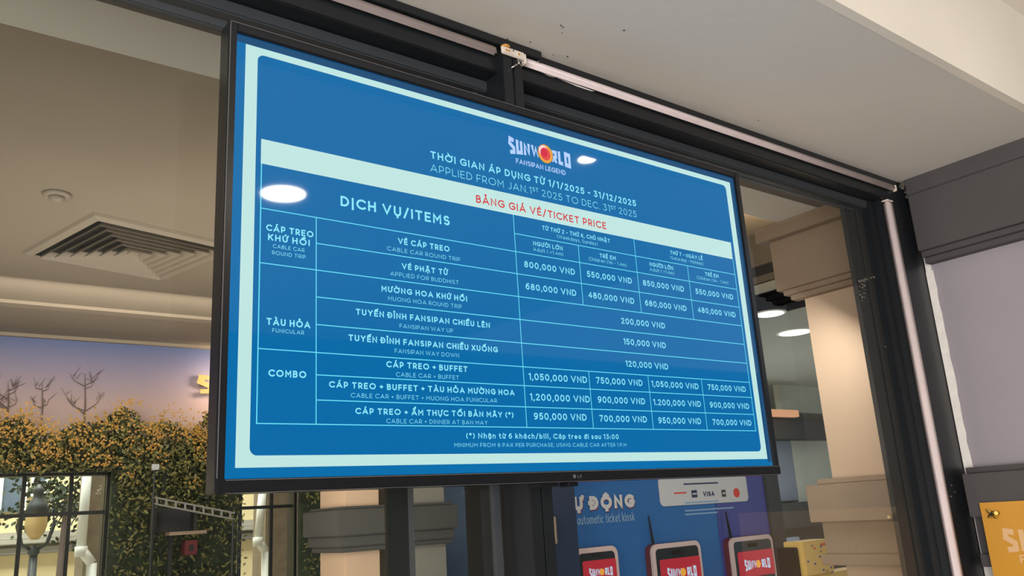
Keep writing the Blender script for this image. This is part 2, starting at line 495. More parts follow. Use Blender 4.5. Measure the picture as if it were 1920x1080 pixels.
def ribbon(mb, pts, h, mapf, cap=True):
    P = [Vector((a, b)) for a, b in pts]
    Q = [P[0]]
    for p in P[1:]:
        if (p - Q[-1]).length > 1e-7:
            Q.append(p)
    P = Q
    if len(P) < 2:
        return
    closed = (P[0] - P[-1]).length < 1e-5 and len(P) > 4
    if not closed and cap:
        P[0] = P[0] - (P[1] - P[0]).normalized() * h * .98
        P[-1] = P[-1] + (P[-1] - P[-2]).normalized() * h * .98
    L, Rr = [], []
    n = len(P)
    for i in range(n):
        if closed:
            t0 = (P[i] - P[i - 1 if i > 0 else n - 2]).normalized()
            t1 = (P[i + 1 if i < n - 1 else 1] - P[i]).normalized()
        else:
            t0 = (P[i] - P[i - 1]).normalized() if i > 0 else (P[1] - P[0]).normalized()
            t1 = (P[i + 1] - P[i]).normalized() if i < n - 1 else t0
        n0 = Vector((-t0.y, t0.x))
        n1 = Vector((-t1.y, t1.x))
        m = n0 + n1
        if m.length < 1e-4:
            m = n0
        m.normalize()
        k = min(1 / max(m.dot(n0), .3), 1.9)
        L.append(P[i] + m * h * k)
        Rr.append(P[i] - m * h * k)
    b = len(mb.v)
    for a, c in zip(L, Rr):
        mb.v.append(tuple(mapf(a.x, a.y)))
        mb.v.append(tuple(mapf(c.x, c.y)))
    for i in range(n - 1):
        mb.f.append((b + 2 * i, b + 2 * i + 1, b + 2 * i + 3, b + 2 * i + 2))

def text(mb, s, x0, x1, zb, cap, wt, mapf, track=.20):
    """lay the string s between x0 and x1 on baseline zb, cap height cap, stroke wt (of cap height)"""
    w = wt
    items = []
    x = 0.0
    sup = False
    sk = 1 - w
    prev = False
    for ch in s:
        if ch == '^':
            sup = not sup
            continue
        sc = .56 if sup else 1.0
        if ch == ' ':
            x += .36 * sc
            continue
        gw, paths = glyph_paths(ch)
        items.append((x, gw * sk, paths, sc, .46 if sup else 0.0))
        x += (gw * sk + w + track) * sc
    total = x - track
    kx = (x1 - x0) / total
    for (ox, gw, paths, sc, oy) in items:
        ww = w * (1.0 if sc == 1 else .85)
        for p in paths:
            q = [(x0 + (ox + (w / 2 + a * sk) * sc) * kx, zb + (oy + (w / 2 + b * sk) * sc) * cap) for a, b in p]
            dot = len(p) == 2 and abs(p[0][0] - p[1][0]) < 1e-6 and abs(p[0][1] - p[1][1]) < .03
            ribbon(mb, q, ww * cap / 2 * (1.1 if dot else 1.0), mapf)

# block logo letters for the theme-park wordmark
BL = {'S': (.40, [[(.42, .86), (.04, .92), (.0, .62), (.40, .36), (.40, .10), (.0, .06)]]),
      'U': (.40, [[(0, 1.0), (0, .12), (.40, .12), (.40, 1.0)]]),
      'N': (.40, [[(0, 0), (0, .98), (.40, .06), (.40, 1.0)]]),
      'W': (.74, [[(0, 1.0), (.17, .04), (.37, .85), (.56, .04), (.74, 1.0)]]),
      'R': (.42, [[(0, 0), (0, .88), (.40, .86), (.40, .46), (.12, .42), (.44, 0)]]),
      'L': (.32, [[(0, 1.0), (0, .12), (.36, .12)]]),
      'D': (.42, [[(0, .12), (0, .88), (.42, .80), (.42, .14), (0, .12)]])}
def wordmark(s, x0, x1, zmid, h, mapf, pinch=.32, wt=.25):
    """block letters, one mesh builder per letter; outer letters tall, middle ones lower"""
    widths = [BL[c][0] if c != '_' else .62 for c in s]
    tot = sum(widths) + (len(s) - 1) * .36 + .26
    k = (x1 - x0) / tot
    x = .13
    out = []
    for c, wd in zip(s, widths):
        if c != '_':
            mb = MB()
            def mp(a, b):
                u = (a - x0) / (x1 - x0) * 2 - 1
                sc = (1 - pinch) + pinch * u * u
                return mapf(a, zmid + (b - .5) * h * sc)
            for p in BL[c][1]:
                rb = MB()
                ribbon(rb, [(x + a, b * tot * 0 + b * .92 + .04) for a, b in p], wt * .5, lambda a, b: (a, b, 0), cap=False)
                mb.v += [tuple(mp(x0 + v[0] * k, min(max(v[1], 0), 1))) for v in rb.v]
                n = len(mb.v) - len(rb.v)
                mb.f += [tuple(n + i for i in fc) for fc in rb.f]
            out.append(mb)
        x += wd + .36
    return out

# ------------------------------------------------------------------ setting
XS, YG = 2.22, 0.12                      # wall plane on the right, glass plane
ZS, ZU = 2.50, 2.815                     # low soffit, upper ceiling

fl = MB().box(-4, 14, -7, 9, -.12, 0).build('floor', 'floor', kind='structure')

ceil = empty('ceiling', (0, -1, ZS), kind='structure')
MB().box(-3.2, XS, -.39, .07, ZS, ZS + .30).build('soffit', 'soffit', ceil)
MB().box(-3.2, XS + .3, -.412, -.3902, ZS - .0005, ZU).build('fascia', 'fascia', ceil)
MB().box(-3.2, 3.0, -4.2, -.39, ZU, ZU + .1).build('upper_slab', 'fascia', ceil)
fk = MB()
for (px, py, s_) in [(1052, 47, .004), (1056, 50, .003), (1170, 56, .004), (929, 67, .003), (951, 73, .004), (994, 78, .003), (1064, 105, .004), (1054, 61, .002), (1422, 225, .003), (1037, 102, .002)]:
    p = at(px, py, 2, ZS)
    a = random.uniform(0, 3)
    s_ *= .6
    fk.prism([(p.x + s_ * math.cos(a + t) * (1 if t % 2 < 1 else .4), p.y + s_ * math.sin(a + t) * .7, ZS + .001) for t in (0, .9, 2.0, 3.1, 4.2, 5.3)], (0, 0, -.003))
fk.build('plaster_flake', 'lantern', ceil, kind='stuff')

# entrance wall behind the viewer (seen only mirrored): a doorway lets daylight in
def mirrored(px, py, y):
    a_ = at(px, py, 1, 0)
    q_ = a_ - CAM
    q_.y = -q_.y
    return a_ + q_ * ((y - a_.y) / q_.y)
we = empty('wall_entrance', (3, -4.2, 0), kind='structure')
d0, d1, d2, d3 = (mirrored(px, 900, -4.2).x for px in (455, 464, 473, 518))
eb = MB()
for (xa, xb) in ((-.9, d0), (d1, d2), (d3, 9)):
    eb.box(xa, xb, -4.32, -4.2, 0, ZU)
eb.box(d0, d1, -4.32, -4.2, 1.72, ZU).box(d2, d3, -4.32, -4.2, 1.72, ZU)
eb.build('plain_wall', 'far_mid', we)
MB().box(d0, d3, -4.24, -4.19, 1.66, 1.72).build('door_head', 'white', we)
# right wall, this side of the glass: shaft with stepped dark mouldings
PROFILE_UP = [(.100, 2.447, 2.502), (.066, 2.263, 2.447), (.050, 2.245, 2.263), (.034, 2.227, 2.245)]
PROFILE_NEAR = [(.070, 2.447, 2.502)] + PROFILE_UP[1:]
PROFILE_LO = [(.038, 1.584, 1.602), (.066, 1.464, 1.584), (.040, 1.362, 1.464), (.052, 1.327, 1.362)]
def pilaster(root, ya, yb, shaft, mould, lower, ztop=0, endneg=True, dy=0.0):
    MB().box(XS, XS + .30, ya, yb, 1.55, ZS + .02).build('shaft', shaft, root)
    MB().box(XS, XS + .30, ya, yb, 0, 1.55).build('lower_wall', lower, root)
    for nm, prof in (('cornice', PROFILE_NEAR if endneg else PROFILE_UP), ('waist_moulding', PROFILE_LO)):
        c = empty(nm, (XS, (ya + yb) / 2, prof[0][1]))
        c.parent = root
        c.matrix_parent_inverse = root.matrix_basis.inverted()
        for (p, za, zb) in prof:
            MB().box(XS - p, XS + .01, ya - (p if endneg else 0), yb + (0 if endneg else p), za, zb, .002).build('step', mould, c)

wr = empty('wall_right', (XS, -.2, 0), kind='structure')
XS_keep = XS
pilaster(wr, -.34, .043, 'lilac', 'mould', 'lilac')
# raked lower band is hidden behind the yellow plate; caulk line between wall and frame
cz = MB()
zz = [1.20 + i * .028 for i in range(37)]
left, right_ = [], []
for z in zz:
    left.append((XS - .0035, .060, z))
    right_.append((XS - .0035, .037 + random.uniform(-.0025, .0025) + (.012 * math.sin(z * 19) if z < 1.55 else 0), z))
for i in range(len(zz) - 1):
    cz.prism([left[i], right_[i], right_[i + 1], left[i + 1]], (-.004, 0, 0))
cz.build('caulk_joint', 'caulk', wr)
MB().box(XS - .006, XS + .2, .043, .0595, 0, 2.5).build('joint_filler', 'caulk', wr)

# room beyond the glass: reflected pilaster and soffit built as solid geometry
wi = empty('wall_reflected', (XS, .4, 0), kind='structure')
pilaster(wi, .245, .502, 'tan', 'tan_mould', 'tan', endneg=False)

cr = empty('ceiling_and_reflected_soffit', (0, .3, ZS), kind='structure')
MB().box(-3.2, XS + .3, .235, .335, ZS + .001, ZS + .32).build('painted_shade_strip', 'room_beam', cr)  # darker soffit strip: shade near the glass put into the paint
MB().box(-3.2, XS + .3, .335, .50, ZS, ZS + .32).build('reflected_soffit', 'soffit', cr)
MB().box(-3.2, 3.0, .50, 4.85, ZU, ZU + .1).build('upper_slab', 'room_ceiling', cr)
yc = at(0, 560, 2, ZU).y
for (a, b, h) in ((.66, .78, .03), (1.00, 1.04, .012), (yc, yc + .10, .018)):
    MB().box(-3.2, 2.9, a, b, ZU - h, ZU).build('ceiling_batten', 'room_ceiling', cr)
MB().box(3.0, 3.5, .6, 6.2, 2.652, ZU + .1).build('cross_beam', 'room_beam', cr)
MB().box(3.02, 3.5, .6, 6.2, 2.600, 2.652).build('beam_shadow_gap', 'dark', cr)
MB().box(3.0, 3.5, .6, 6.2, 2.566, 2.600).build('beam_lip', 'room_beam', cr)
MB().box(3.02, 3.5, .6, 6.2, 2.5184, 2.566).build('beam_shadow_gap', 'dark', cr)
MB().box(3.0, 13, .6, 6.2, 2.5184, 2.56).build('side_slab', 'green_grey', cr)

YM = at(200, 637, 2, ZU).y               # mural wall distance
wb_ = empty('wall_back', (0, YM, 0), kind='structure')
def wall_rects(y0, y1, x0, x1, z0, z1, holes, m, parent, name):
    """wall panels around rectangular holes [(xa,xb,za,zb)] that share one z band"""
    b = MB()
    za, zb = holes[0][2], holes[0][3]
    b.box(x0, x1, y0, y1, zb, z1)
    b.box(x0, x1, y0, y1, z0, za)
    xs = x0
    for (xa, xb, _, _) in holes:
        b.box(xs, xa, y0, y1, za, zb)
        xs = xb
    b.box(xs, x1, y0, y1, za, zb)
    b.build(name, m, parent)
wx1 = at(207, 900, 1, YM).x
wx2 = at(437, 960, 1, YM).x
wx3 = at(556, 960, 1, YM).x
wz = at(150, 886, 1, YM).z
wall_rects(YM, YM + .12, -3.2, 3.2, 0, ZU, [(-1.2, wx1, .9, wz), (wx2, wx3, .9, wz)], 'mural', wb_, 'mural_panel')
MB().box(-3.2, 3.2, YM - .03, YM, ZU - .022, ZU).build('ceiling_cove', 'room_ceiling', wb_)
MB().box(-3.3, -3.2, .1, YM, 0, ZU).build('wall_left', 'tan', kind='structure')

# ------------------------------------------------------------------ glazed partition (window_1)
win = empty('window_1', (.6, .08, 0), kind='structure')
MB().box(-3.2, XS - .03, .060, .125, 2.425, 2.5, .002).build('head_beam', 'frame', win)
MB().box(-3.2, .668, .045, .062, 2.481, 2.4995, .001).build('head_cover_strip', 'frame', win)
MB().box(-3.2, XS - .03, .125, .235, 2.455, 2.502, .002).build('inner_head_beam', 'frame_inner', win)
MB().box(-3.2, XS - .1, .100, .125, 2.400, 2.425, .003).build('head_bead', 'frame_inner', win)
MB().box(-3.2, .545, .112, .128, 2.375, 2.392, .002).build('panel_bead', 'frame_inner', win)
MB().box(.530, .545, .112, .128, 1.0, 2.40, .002).build('panel_bead', 'frame_inner', win)
MB().box(.632, 1.95, .112, .128, 2.385, 2.392, .002).build('panel_bead', 'frame_inner', win)
MB().box(.632, .640, .112, .128, 1.0, 2.40, .002).build('panel_bead', 'frame_inner', win)
mu = MB().box(.558, .5835, .0415, .25, .05, 2.457, .0015).build('mullion', 'frame', win)
MB().box(.5855, .6095, .0415, .25, .05, 2.457, .0015).build('mullion', 'frame', win)
MB().box(.575, .594, .060, .24, .05, 2.457).build('mullion_core', 'frame', win)
pA = at(727, 1000, 1, .25).x
pB = at(770, 1000, 1, .25).x
MB().box(pA, pB, .25, .262, .05, 2.32, .002).build('door_stile', 'frame_matt', win)
MB().box(pB - .004, pB + .006, .246, .250, .05, 2.32).build('stile_seal', 'edge', win)
# right jamb: outer black bar, strip recess, broad dark inner post
MB().box(2.083, 2.172, .060, .13, .05, 2.43, .002).build('jamb', 'frame', win)
MB().box(2.172, XS - .004, .062, .13, .05, 2.5, .001).build('jamb_packer', 'frame', win)
MB().box(2.040, 2.083, .075, .13, .05, 2.43, .001).build('jamb_recess', 'frame', win)
MB().box(2.003, 2.040, .095, .13, .05, 2.425, .002).build('jamb_bead', 'frame', win)
MB().box(1.904, 2.003, .120, .135, .05, 2.425, .001).build('inner_post', 'frame_matt', win)
MB().box(1.962, 1.972, .114, .120, .05, 2.425, .002).build('post_groove_bead', 'frame_matt', win)
MB().box(-3.2, 2.18, .06, .16, 0, .08).build('sill', 'frame', win)
MB().box(-3.2, .552, YG, YG + .008, .08, 2.402).build('glass_pane', 'glass', win)
MB().box(.614, 1.904, YG, YG + .008, .08, 2.402).build('glass_pane', 'glass', win)
# crumbly mortar at the top right corner and on the inner post
def rubble(c, n, spread, s_, seed, parent):
    rnd = random.Random(seed)
    for i in range(n):
        b = bmesh.new()
        bmesh.ops.create_icosphere(b, subdivisions=1, radius=1)
        k = s_ * rnd.uniform(.5, 1.3)
        o = Vector((rnd.uniform(-1, 1) * spread[0], rnd.uniform(-1, 1) * spread[1], rnd.uniform(-1, 1) * spread[2])) + Vector(c)
        for v in b.verts:
            v.co = o + v.co * k * rnd.uniform(.6, 1.3)
        mbx = MB()
        b.verts.index_update()
        mbx.v = [tuple(v.co) for v in b.verts]
        mbx.f = [tuple(v.index for v in q.verts) for q in b.faces]
        b.free()
        mbx.build('mortar_crumb', 'rubble', parent)
p = at(1682, 348, 1, .05)
rubble((2.150, .052, 2.488), 9, (.016, .004, .012), .007, 1, win)
rubble((2.183, .052, 2.462), 8, (.012, .004, .018), .006, 2, win)
p = at(1640, 525, 1, .118)
for k in range(26):
    q = at(1611 + k * 2.2, 528 - k * .75 + (k % 3), 1, .116)
    rubble((q.x, .117, q.z), 1, (.002, .001, .002), .0036, 20 + k, win)
for k in range(14):
    q = at(1613 + (k % 3) * 4, 530 + k * 2.6, 1, .116)
    rubble((q.x, .117, q.z), 1, (.002, .001, .002), .0036, 60 + k, win)
for (px, py) in ((1785, 910), (1791, 922), (1784, 931)):
    q = at(px, py, 1, .059)
    MB().lathe((q.x, .060, q.z), [(.0028, 0), (.0026, -.0015), (.0012, -.0022)], 12, 1).build('screw_head', 'steel', win)
q = at(1661, 650, 1, .119)
MB().lathe((q.x, .120, q.z), [(.003, 0), (.0026, -.0015), (.0012, -.0022)], 12, 1).build('screw_head', 'steel', win)
# smear of old sealant by the head strip
sm = MB()
for (a, b, c, dd) in ((820, 49, 850, 61), (862, 66, 900, 80), (1012, 133, 1045, 145), (1046, 146, 1115, 171)):
    u = at(a, b, 1, .0585); v = at(c, dd, 1, .0585)
    sm.prism([(u.x, .0598, u.z), (v.x, .0598, v.z), (v.x - .01, .0598, v.z - .0022), ((u.x + v.x) / 2, .0598, (u.z + v.z) / 2 - .0035)], (0, -.0012, 0))
sm.build('sealant_smear', 'caulk', win)

# unlit tube strips in the frame
def strip(name, x0, x1, z0, z1, label, vertical=False):
    rt = empty(name, ((x0 + x1) / 2, .058, (z0 + z1) / 2), label, 'light strip', 'unlit tube strips around the glazed frame')
    if vertical:
        MB().box(x0, x1, .0545, .0745, z0, z1, .006).build('diffuser', 'lamp_tube', rt, smooth=True)
    else:
        MB().box(x0, x1, .046, .0598, z0, z1, .006).build('diffuser', 'lamp_tube', rt, smooth=True)
    return rt
a = strip('tube_light', -3.1, .553, 2.4575, 2.4785, 'milky white tube strip along the frame head, left of the mullion')
b = strip('tube_light', .606, 2.098, 2.4560, 2.4765, 'long milky white tube strip along the frame head, right of the mullion')
MB().box(2.098, 2.104, .0462, .0597, 2.456, 2.4765, .002).build('end_cap', 'connector', b)
c = strip('tube_light', 2.048, 2.081, .1, 2.418, 'vertical milky white tube strip in the right jamb', True)
MB().box(2.048, 2.081, .0545, .0745, 2.4182, 2.4225, .001).build('end_cap', 'connector', c)

cn = empty('wire_connector', (.583, .04, 2.46), 'dirty white connector strip wrapped over the mullion top', 'connector')
MB().box(.5545, .6125, .0345, .0412, 2.4575, 2.4745, .002).build('strap', 'connector', cn)
MB().box(.6125, .6165, .0345, .0600, 2.450, 2.4720, .001).build('strap_return', 'connector', cn)
MB().lathe((.566, .0395, 2.4748), [(.010, -.001), (.010, .002), (.006, .005), (.002, .006)], 16).build('copper_loop', 'copper', cn, smooth=True)
for dx in (-.018, -.012, .014):
    MB().lathe((.583 + dx, .0343, 2.466), [(.0028, 0), (.0022, -.0008)], 12, 1).build('solder_pad', 'copper', cn)
MB().box(.5815, .5835, .0336, .0346, 2.468, 2.4715).build('contact_pin', 'hole', cn)

def screw(loc, direction, length, label):
    rt = empty('screw', loc, label, 'screw')
    dv = Vector(direction).normalized()
    c = Vector(loc)
    MB().tube([c, c + dv * length], [.0022, .0020], 10).build('shank', 'steel', rt, smooth=True)
    MB().tube([c - dv * .003, c - dv * .0022, c, c + dv * .003], [.004, .0078, .0085, .0022], 20).build('head', 'steel', rt, smooth=True)
    MB().tube([c - dv * .0036, c - dv * .0029], [.003, .003], 6).build('drive_recess', 'hole', rt)
    return rt
q = at(973, 119, 1, .030)
screw(q, (-.55, .75, -.35), .032, 'steel screw sticking out of the mullion beside the connector')
q = at(1010, 119, 1, .052)
screw(q, (-.35, .9, -.1), .012, 'steel screw at the end of the black cover strip')

# ------------------------------------------------------------------ television
TV = empty('television', (.605, 0, Z0 + .34), 'wall-mounted television showing a blue ticket price table', 'television')
def zt(z): return Z0 + z
bz = MB()
ZT, ZB, XL, XR = .697, -.0195, -.0135, 1.2265
MB().box(XL, 0, -.006, .032, zt(ZB), zt(ZT), .0015).build('bezel_side', 'bezel', TV)
MB().box(1.21, XR, -.006, .032, zt(ZB), zt(ZT), .0015).build('bezel_side', 'bezel', TV)
MB().box(.0, 1.21, -.006, .032, zt(.681), zt(ZT), .0015).build('bezel_top', 'bezel', TV)
MB().box(XL + .001, XR - .001, -.009, .030, zt(ZB - .001), zt(-.001), .002).build('bezel_bottom', 'bezel', TV)
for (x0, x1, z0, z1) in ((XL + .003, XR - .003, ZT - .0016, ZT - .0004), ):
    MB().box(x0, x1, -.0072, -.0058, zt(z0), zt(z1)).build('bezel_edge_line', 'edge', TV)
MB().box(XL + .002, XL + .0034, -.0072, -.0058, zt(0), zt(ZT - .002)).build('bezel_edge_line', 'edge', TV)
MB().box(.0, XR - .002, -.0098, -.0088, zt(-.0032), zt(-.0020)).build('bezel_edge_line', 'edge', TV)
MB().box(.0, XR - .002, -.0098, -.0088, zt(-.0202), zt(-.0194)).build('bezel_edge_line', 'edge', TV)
# rear shell: thin panel body, thicker lower electronics box
MB().box(XL + .004, XR - .004, .030, .040, zt(ZB + .002), zt(ZT - .002), .003).build('rear_shell', 'case', TV)
pc = [(XL + .02, .040, zt(-.017)), (XL + .02, .072, zt(-.012)), (XL + .02, .072, zt(.22)), (XL + .02, .040, zt(.30))]
MB().prism(pc, (.955, 0, 0)).build('electronics_housing', 'case', TV)
# wall bracket behind the set fixed to the mullion
MB().box(.50, .556, .050, .072, zt(-.012), zt(.50), .002).build('bracket_arm', 'case', TV)
MB().box(.613, .70, .050, .072, zt(-.012), zt(.50), .002).build('bracket_arm', 'case', TV)
MB().box(.542, .592, -.004, .026, zt(-.0275), zt(-.0205), .003).build('infrared_foot', 'bezel', TV)
MB().box(.615, .64, .002, .03, zt(-.028), zt(-.0205), .002).build('power_button', 'bezel', TV)
# badge on the lower bezel
bd = empty('badge', (.62, -.0095, zt(-.010)))
bd.parent = TV
bd.matrix_parent_inverse = TV.matrix_basis.inverted()
MB().box(.5915, .664, -.0098, -.0088, zt(-.0185), zt(-.0035), .0004).build('badge_plate', 'bezel', bd)
b1 = MB()
b1.lathe((.6205, -.0099, zt(-.0112)), [(.0035, 0), (.0033, -.0003)], 24, 1)
mpb = lambda a, b: (a, -.0101, b)
text(b1, 'LG', .6275, .6375, zt(-.0142), .0056, .17, mpb)
b1.build('badge_letters', 'badge', bd)

scr = MB().box(-.001, 1.211, 0, .02, zt(-.001), zt(.6815)).build('screen', 'scr_edge', TV)
def onscreen(layer):
    y = -.0002 - .00022 * layer
    return lambda a, b: (a / 1000, y, zt(b / 1000))

def rrect(x0, x1, z0, z1, rd, n=8):
    pts = []
    for (cx, cz_, a0) in ((x1 - rd, z1 - rd, 0), (x0 + rd, z1 - rd, 90), (x0 + rd, z0 + rd, 180), (x1 - rd, z0 + rd, 270)):
        for i in range(n + 1):
            a = math.radians(a0 + 90 * i / n)
            pts.append((cx + rd * math.cos(a), cz_ + rd * math.sin(a)))
    return pts
def flat(name, polys, m, layer, parent=None, label=None):
    mp = onscreen(layer)
    b = MB()
    for p in polys:
        b.poly([mp(*q) for q in p])
    return b.build(name, m, parent or scr, label=label, fix=False)
X0, X1 = 15.5, 1194.5
flat('panel_edge_shade', [[(0, 667.5), (1210, 667.5), (1210, 681), (0, 681)]], 'scr_dim', 1, label='edge shade painted dim blue under the top bezel')  # shadow along the display edges painted as dimmer strips of blue
flat('panel_edge_shade', [[(1195, 8), (1210, 8), (1210, 667.5), (1195, 667.5)]], 'scr_dim', 1, label='edge shade painted dim blue beside the right bezel')
flat('border_frame', [[(X0, 14.1), (X1, 14.1), (X1, 667), (X0, 667)]], 'scr_white', 1, label='pale white border frame')
flat('blue_field', [rrect(35, 1176.5, 30.5, 655, 11)], 'scr_blue', 2)
flat('title_banner', [[(43, 470), (1166, 470), (1167, 511), (43, 511)]], 'scr_white', 3, label='pale white banner with red writing')

# table rules
LW = 1.5
TL, TR = 44.2, 1166.5
def hline(x0, x1, z, w=LW): return [(x0, z - w / 2), (x1, z - w / 2), (x1, z + w / 2), (x0, z + w / 2)]
def vline(x, z0, z1, w=LW): return [(x - w / 2, z0), (x + w / 2, z0), (x + w / 2, z1), (x - w / 2, z1)]
rules = [hline(TL, TR, 397.6), hline(527, TR, 433), hline(133.6, TR, 355), hline(TL, TR, 311.6), hline(133.6, TR, 268.7),
         hline(133.6, TR, 225.4), hline(TL, TR, 182.3), hline(133.6, TR, 148.4), hline(133.6, TR, 110.8), hline(TL - 1, TR + 2, 75)]
rules += [vline(TL, 75, 470, 1.7), vline(133.6, 75, 397.6), vline(527, 75, 470), vline(684.5, 311.6, 433), vline(843.4, 311.6, 470),
          vline(1003.6, 311.6, 433), vline(684, 75, 182.3), vline(843.7, 75, 182.3), vline(1004.8, 75, 182.3), vline(TR, 75, 470, 1.7)]
flat('table_rules', rules, 'scr_line', 3)

BO, LT, MD = .205, .085, .12
bold = [('THỜI GIAN ÁP DỤNG TỪ 1/1/2025 - 31/12/2025', 349, 861, 545.5, 14.0, .185),
        ('DỊCH VỤ/ITEMS', 175, 384, 424.5, 17.6, .195),
        ('CÁP TREO', 53, 129, 363.3, 10.2, BO), ('KHỨ HỒI', 56, 123, 348.6, 10.2, BO),
        ('VÉ CÁP TREO', 279, 381, 376, 10.2, BO), ('VÉ PHẬT TỬ', 285, 375, 333, 9.8, BO),
        ('MƯỜNG HOA KHỨ HỒI', 246, 413, 290, 9.8, BO), ('TUYẾN ĐỈNH FANSIPAN CHIỀU LÊN', 200, 459, 247, 9.8, BO),
        ('TUYẾN ĐỈNH FANSIPAN CHIỀU XUỐNG', 187, 473, 204.5, 9.9, BO), ('CÁP TREO + BUFFET', 252, 407, 166.5, 9.8, BO),
        ('CÁP TREO + BUFFET + TÀU HỎA MƯỜNG HOA', 154, 504, 130.3, 9.6, BO), ('CÁP TREO + ẨM THỰC TỐI BẢN MÂY (*)', 197, 499, 91.5, 9.4, BO),
        ('TÀU HỎA', 56, 124, 218.5, 10.3, BO), ('COMBO', 60, 118, 142.5, 10.3, BO),
        ('(*) Nhận từ 6 khách/bill, Cáp treo đi sau 13:00', 398, 747, 55.5, 9.0, .18),
        ('TỪ THỨ 2 - THỨ 6, CHỦ NHẬT', 595, 773, 451, 8.4, .18), ('NGƯỜI LỚN', 570, 643, 416, 8.6, .18), ('TRẺ EM', 740, 785, 415.5, 8.6, .18),
        ('THỨ 7 - NGÀY LỄ', 952, 1058, 452.5, 8.4, .18), ('NGƯỜI LỚN', 883, 956, 416.5, 8.8, .18), ('TRẺ EM', 1060, 1106, 417, 8.8, .18)]
P_ = [('800,000 VND', 545, 670, 370), ('550,000 VND', 701, 825, 370.5), ('850,000 VND', 857, 983, 371), ('550,000 VND', 1020, 1149, 371),
      ('680,000 VND', 545, 669, 327.5), ('480,000 VND', 700, 826, 328), ('680,000 VND', 857, 984, 328), ('480,000 VND', 1020, 1149, 329.5),
      ('200,000 VND', 783, 910, 283.5), ('150,000 VND', 784, 906, 241.5), ('120,000 VND', 784, 906, 197),
      ('1,050,000 VND', 538, 678, 159.5), ('750,000 VND', 701, 826, 160), ('1,050,000 VND', 851, 993, 160), ('750,000 VND', 1022, 1150, 160),
      ('1,200,000 VND', 538, 681, 123), ('900,000 VND', 701, 828, 123.5), ('1.200,000 VND', 851, 994, 123), ('900,000 VND', 1022, 1154, 122.5),
      ('950,000 VND', 544, 669, 89), ('700,000 VND', 701, 828, 88), ('950,000 VND', 860, 988, 87), ('700,000 VND', 1024, 1154, 86)]
thin = [('APPLIED FROM JAN.1^ST^ 2025 TO DEC. 31^ST^ 2025', 348, 859, 520.5, 14.2, .085),
        ('CABLE CAR', 64, 114, 337.5, 6.0, .11), ('ROUND TRIP', 63, 116, 327, 6.0, .11),
        ('CABLE CAR ROUND TRIP', 258, 402, 361.5, 7.0, .10), ('APPLIED FOR BUDDHIST', 263, 397, 319, 7.0, .10),
        ('MUONG HOA ROUND TRIP', 258, 401, 276.5, 6.8, .10), ('FANSIPAN WAY UP', 278, 381, 232.5, 6.8, .10),
        ('FANSIPAN WAY DOWN', 268, 391, 190.5, 7.0, .10), ('CABLE CAR + BUFFET', 269, 389, 152.5, 6.9, .10),
        ('CABLE CAR + BUFFET + MUONG HOA FUNICULAR', 190, 465, 116.5, 6.8, .10), ('CABLE CAR + DINNER AT BAN MAY', 250, 443, 78.5, 6.8, .10),
        ('FUNICULAR', 65, 114, 208, 5.8, .11), ('MINIMUM FROM 6 PAX PER PURCHASE, USING CABLE CAR AFTER 1 P.M', 374, 765, 41.5, 6.5, .105),
        ('(Weekdays, Sunday)', 631, 737, 440, 7.2, .10), ('Adult ( >1.4m)', 569, 643, 405, 7.2, .10), ('Children (1m - 1.4m)', 710, 814, 405.5, 7.2, .10),
        ('(Saturday - Holiday)', 950, 1058, 441, 7.4, .10), ('Adult ( >1.4m)', 882, 957, 406, 7.4, .10), ('Children (1m - 1.4m)', 1030, 1137, 406, 7.4, .10)]
mp4 = onscreen(4)
for s, a, b, z, cp, wt in bold:
    t = MB(); text(t, s, a, b, z, cp, wt, mp4, .20)
    t.build('table_heading', 'scr_text', scr, fix=False)
for s, a, b, z in P_:
    t = MB(); text(t, s, a, b, z, 12.2, .175, mp4, .17)
    t.build('price_figure', 'scr_text', scr, fix=False)
for s, a, b, z, cp, wt in thin:
    t = MB(); text(t, s, a, b, z, cp, wt, mp4, .22)
    t.build('small_caption', 'scr_text', scr, fix=False)
t = MB(); text(t, 'BẢNG GIÁ VÉ/TICKET PRICE', 443, 766, 479, 15.0, .18, mp4, .18)
t.build('banner_title', 'scr_red', scr, fix=False, label='red title lettering')
# logo
for lg in wordmark('SUNW_RLD', 526, 683, 612.5, 38.5, mp4, .34):
    lg.build('logo_letter', 'scr_logo', scr, fix=False)
t = MB(); text(t, 'FANSIPAN LEGEND', 542, 667, 577.5, 10.2, .17, mp4, .14)
t.build('logo_caption', 'scr_logo', scr, fix=False)
def disc(cx, cz_, rx, rz, n=40): return [(cx + rx * math.cos(2 * math.pi * i / n), cz_ + rz * math.sin(2 * math.pi * i / n)) for i in range(n)]
flat('logo_ball_rim', [disc(617, 613, 19.9, 20.8)], 'scr_rim', 5)
flat('logo_ball', [disc(617, 613, 18.8, 19.7)], 'scr_orange', 6, label='orange ball of the logo')
flat('logo_ball_shine', [disc(613, 617.5, 12.2, 12.5)], 'scr_pink', 7)
flat('logo_ball_inner', [disc(616.6, 612.5, 12.8, 13.4)], 'scr_coral', 8)
flat('logo_ball_core', [disc(613.2, 614.3, 8.6, 8.8)], 'scr_crimson', 9)

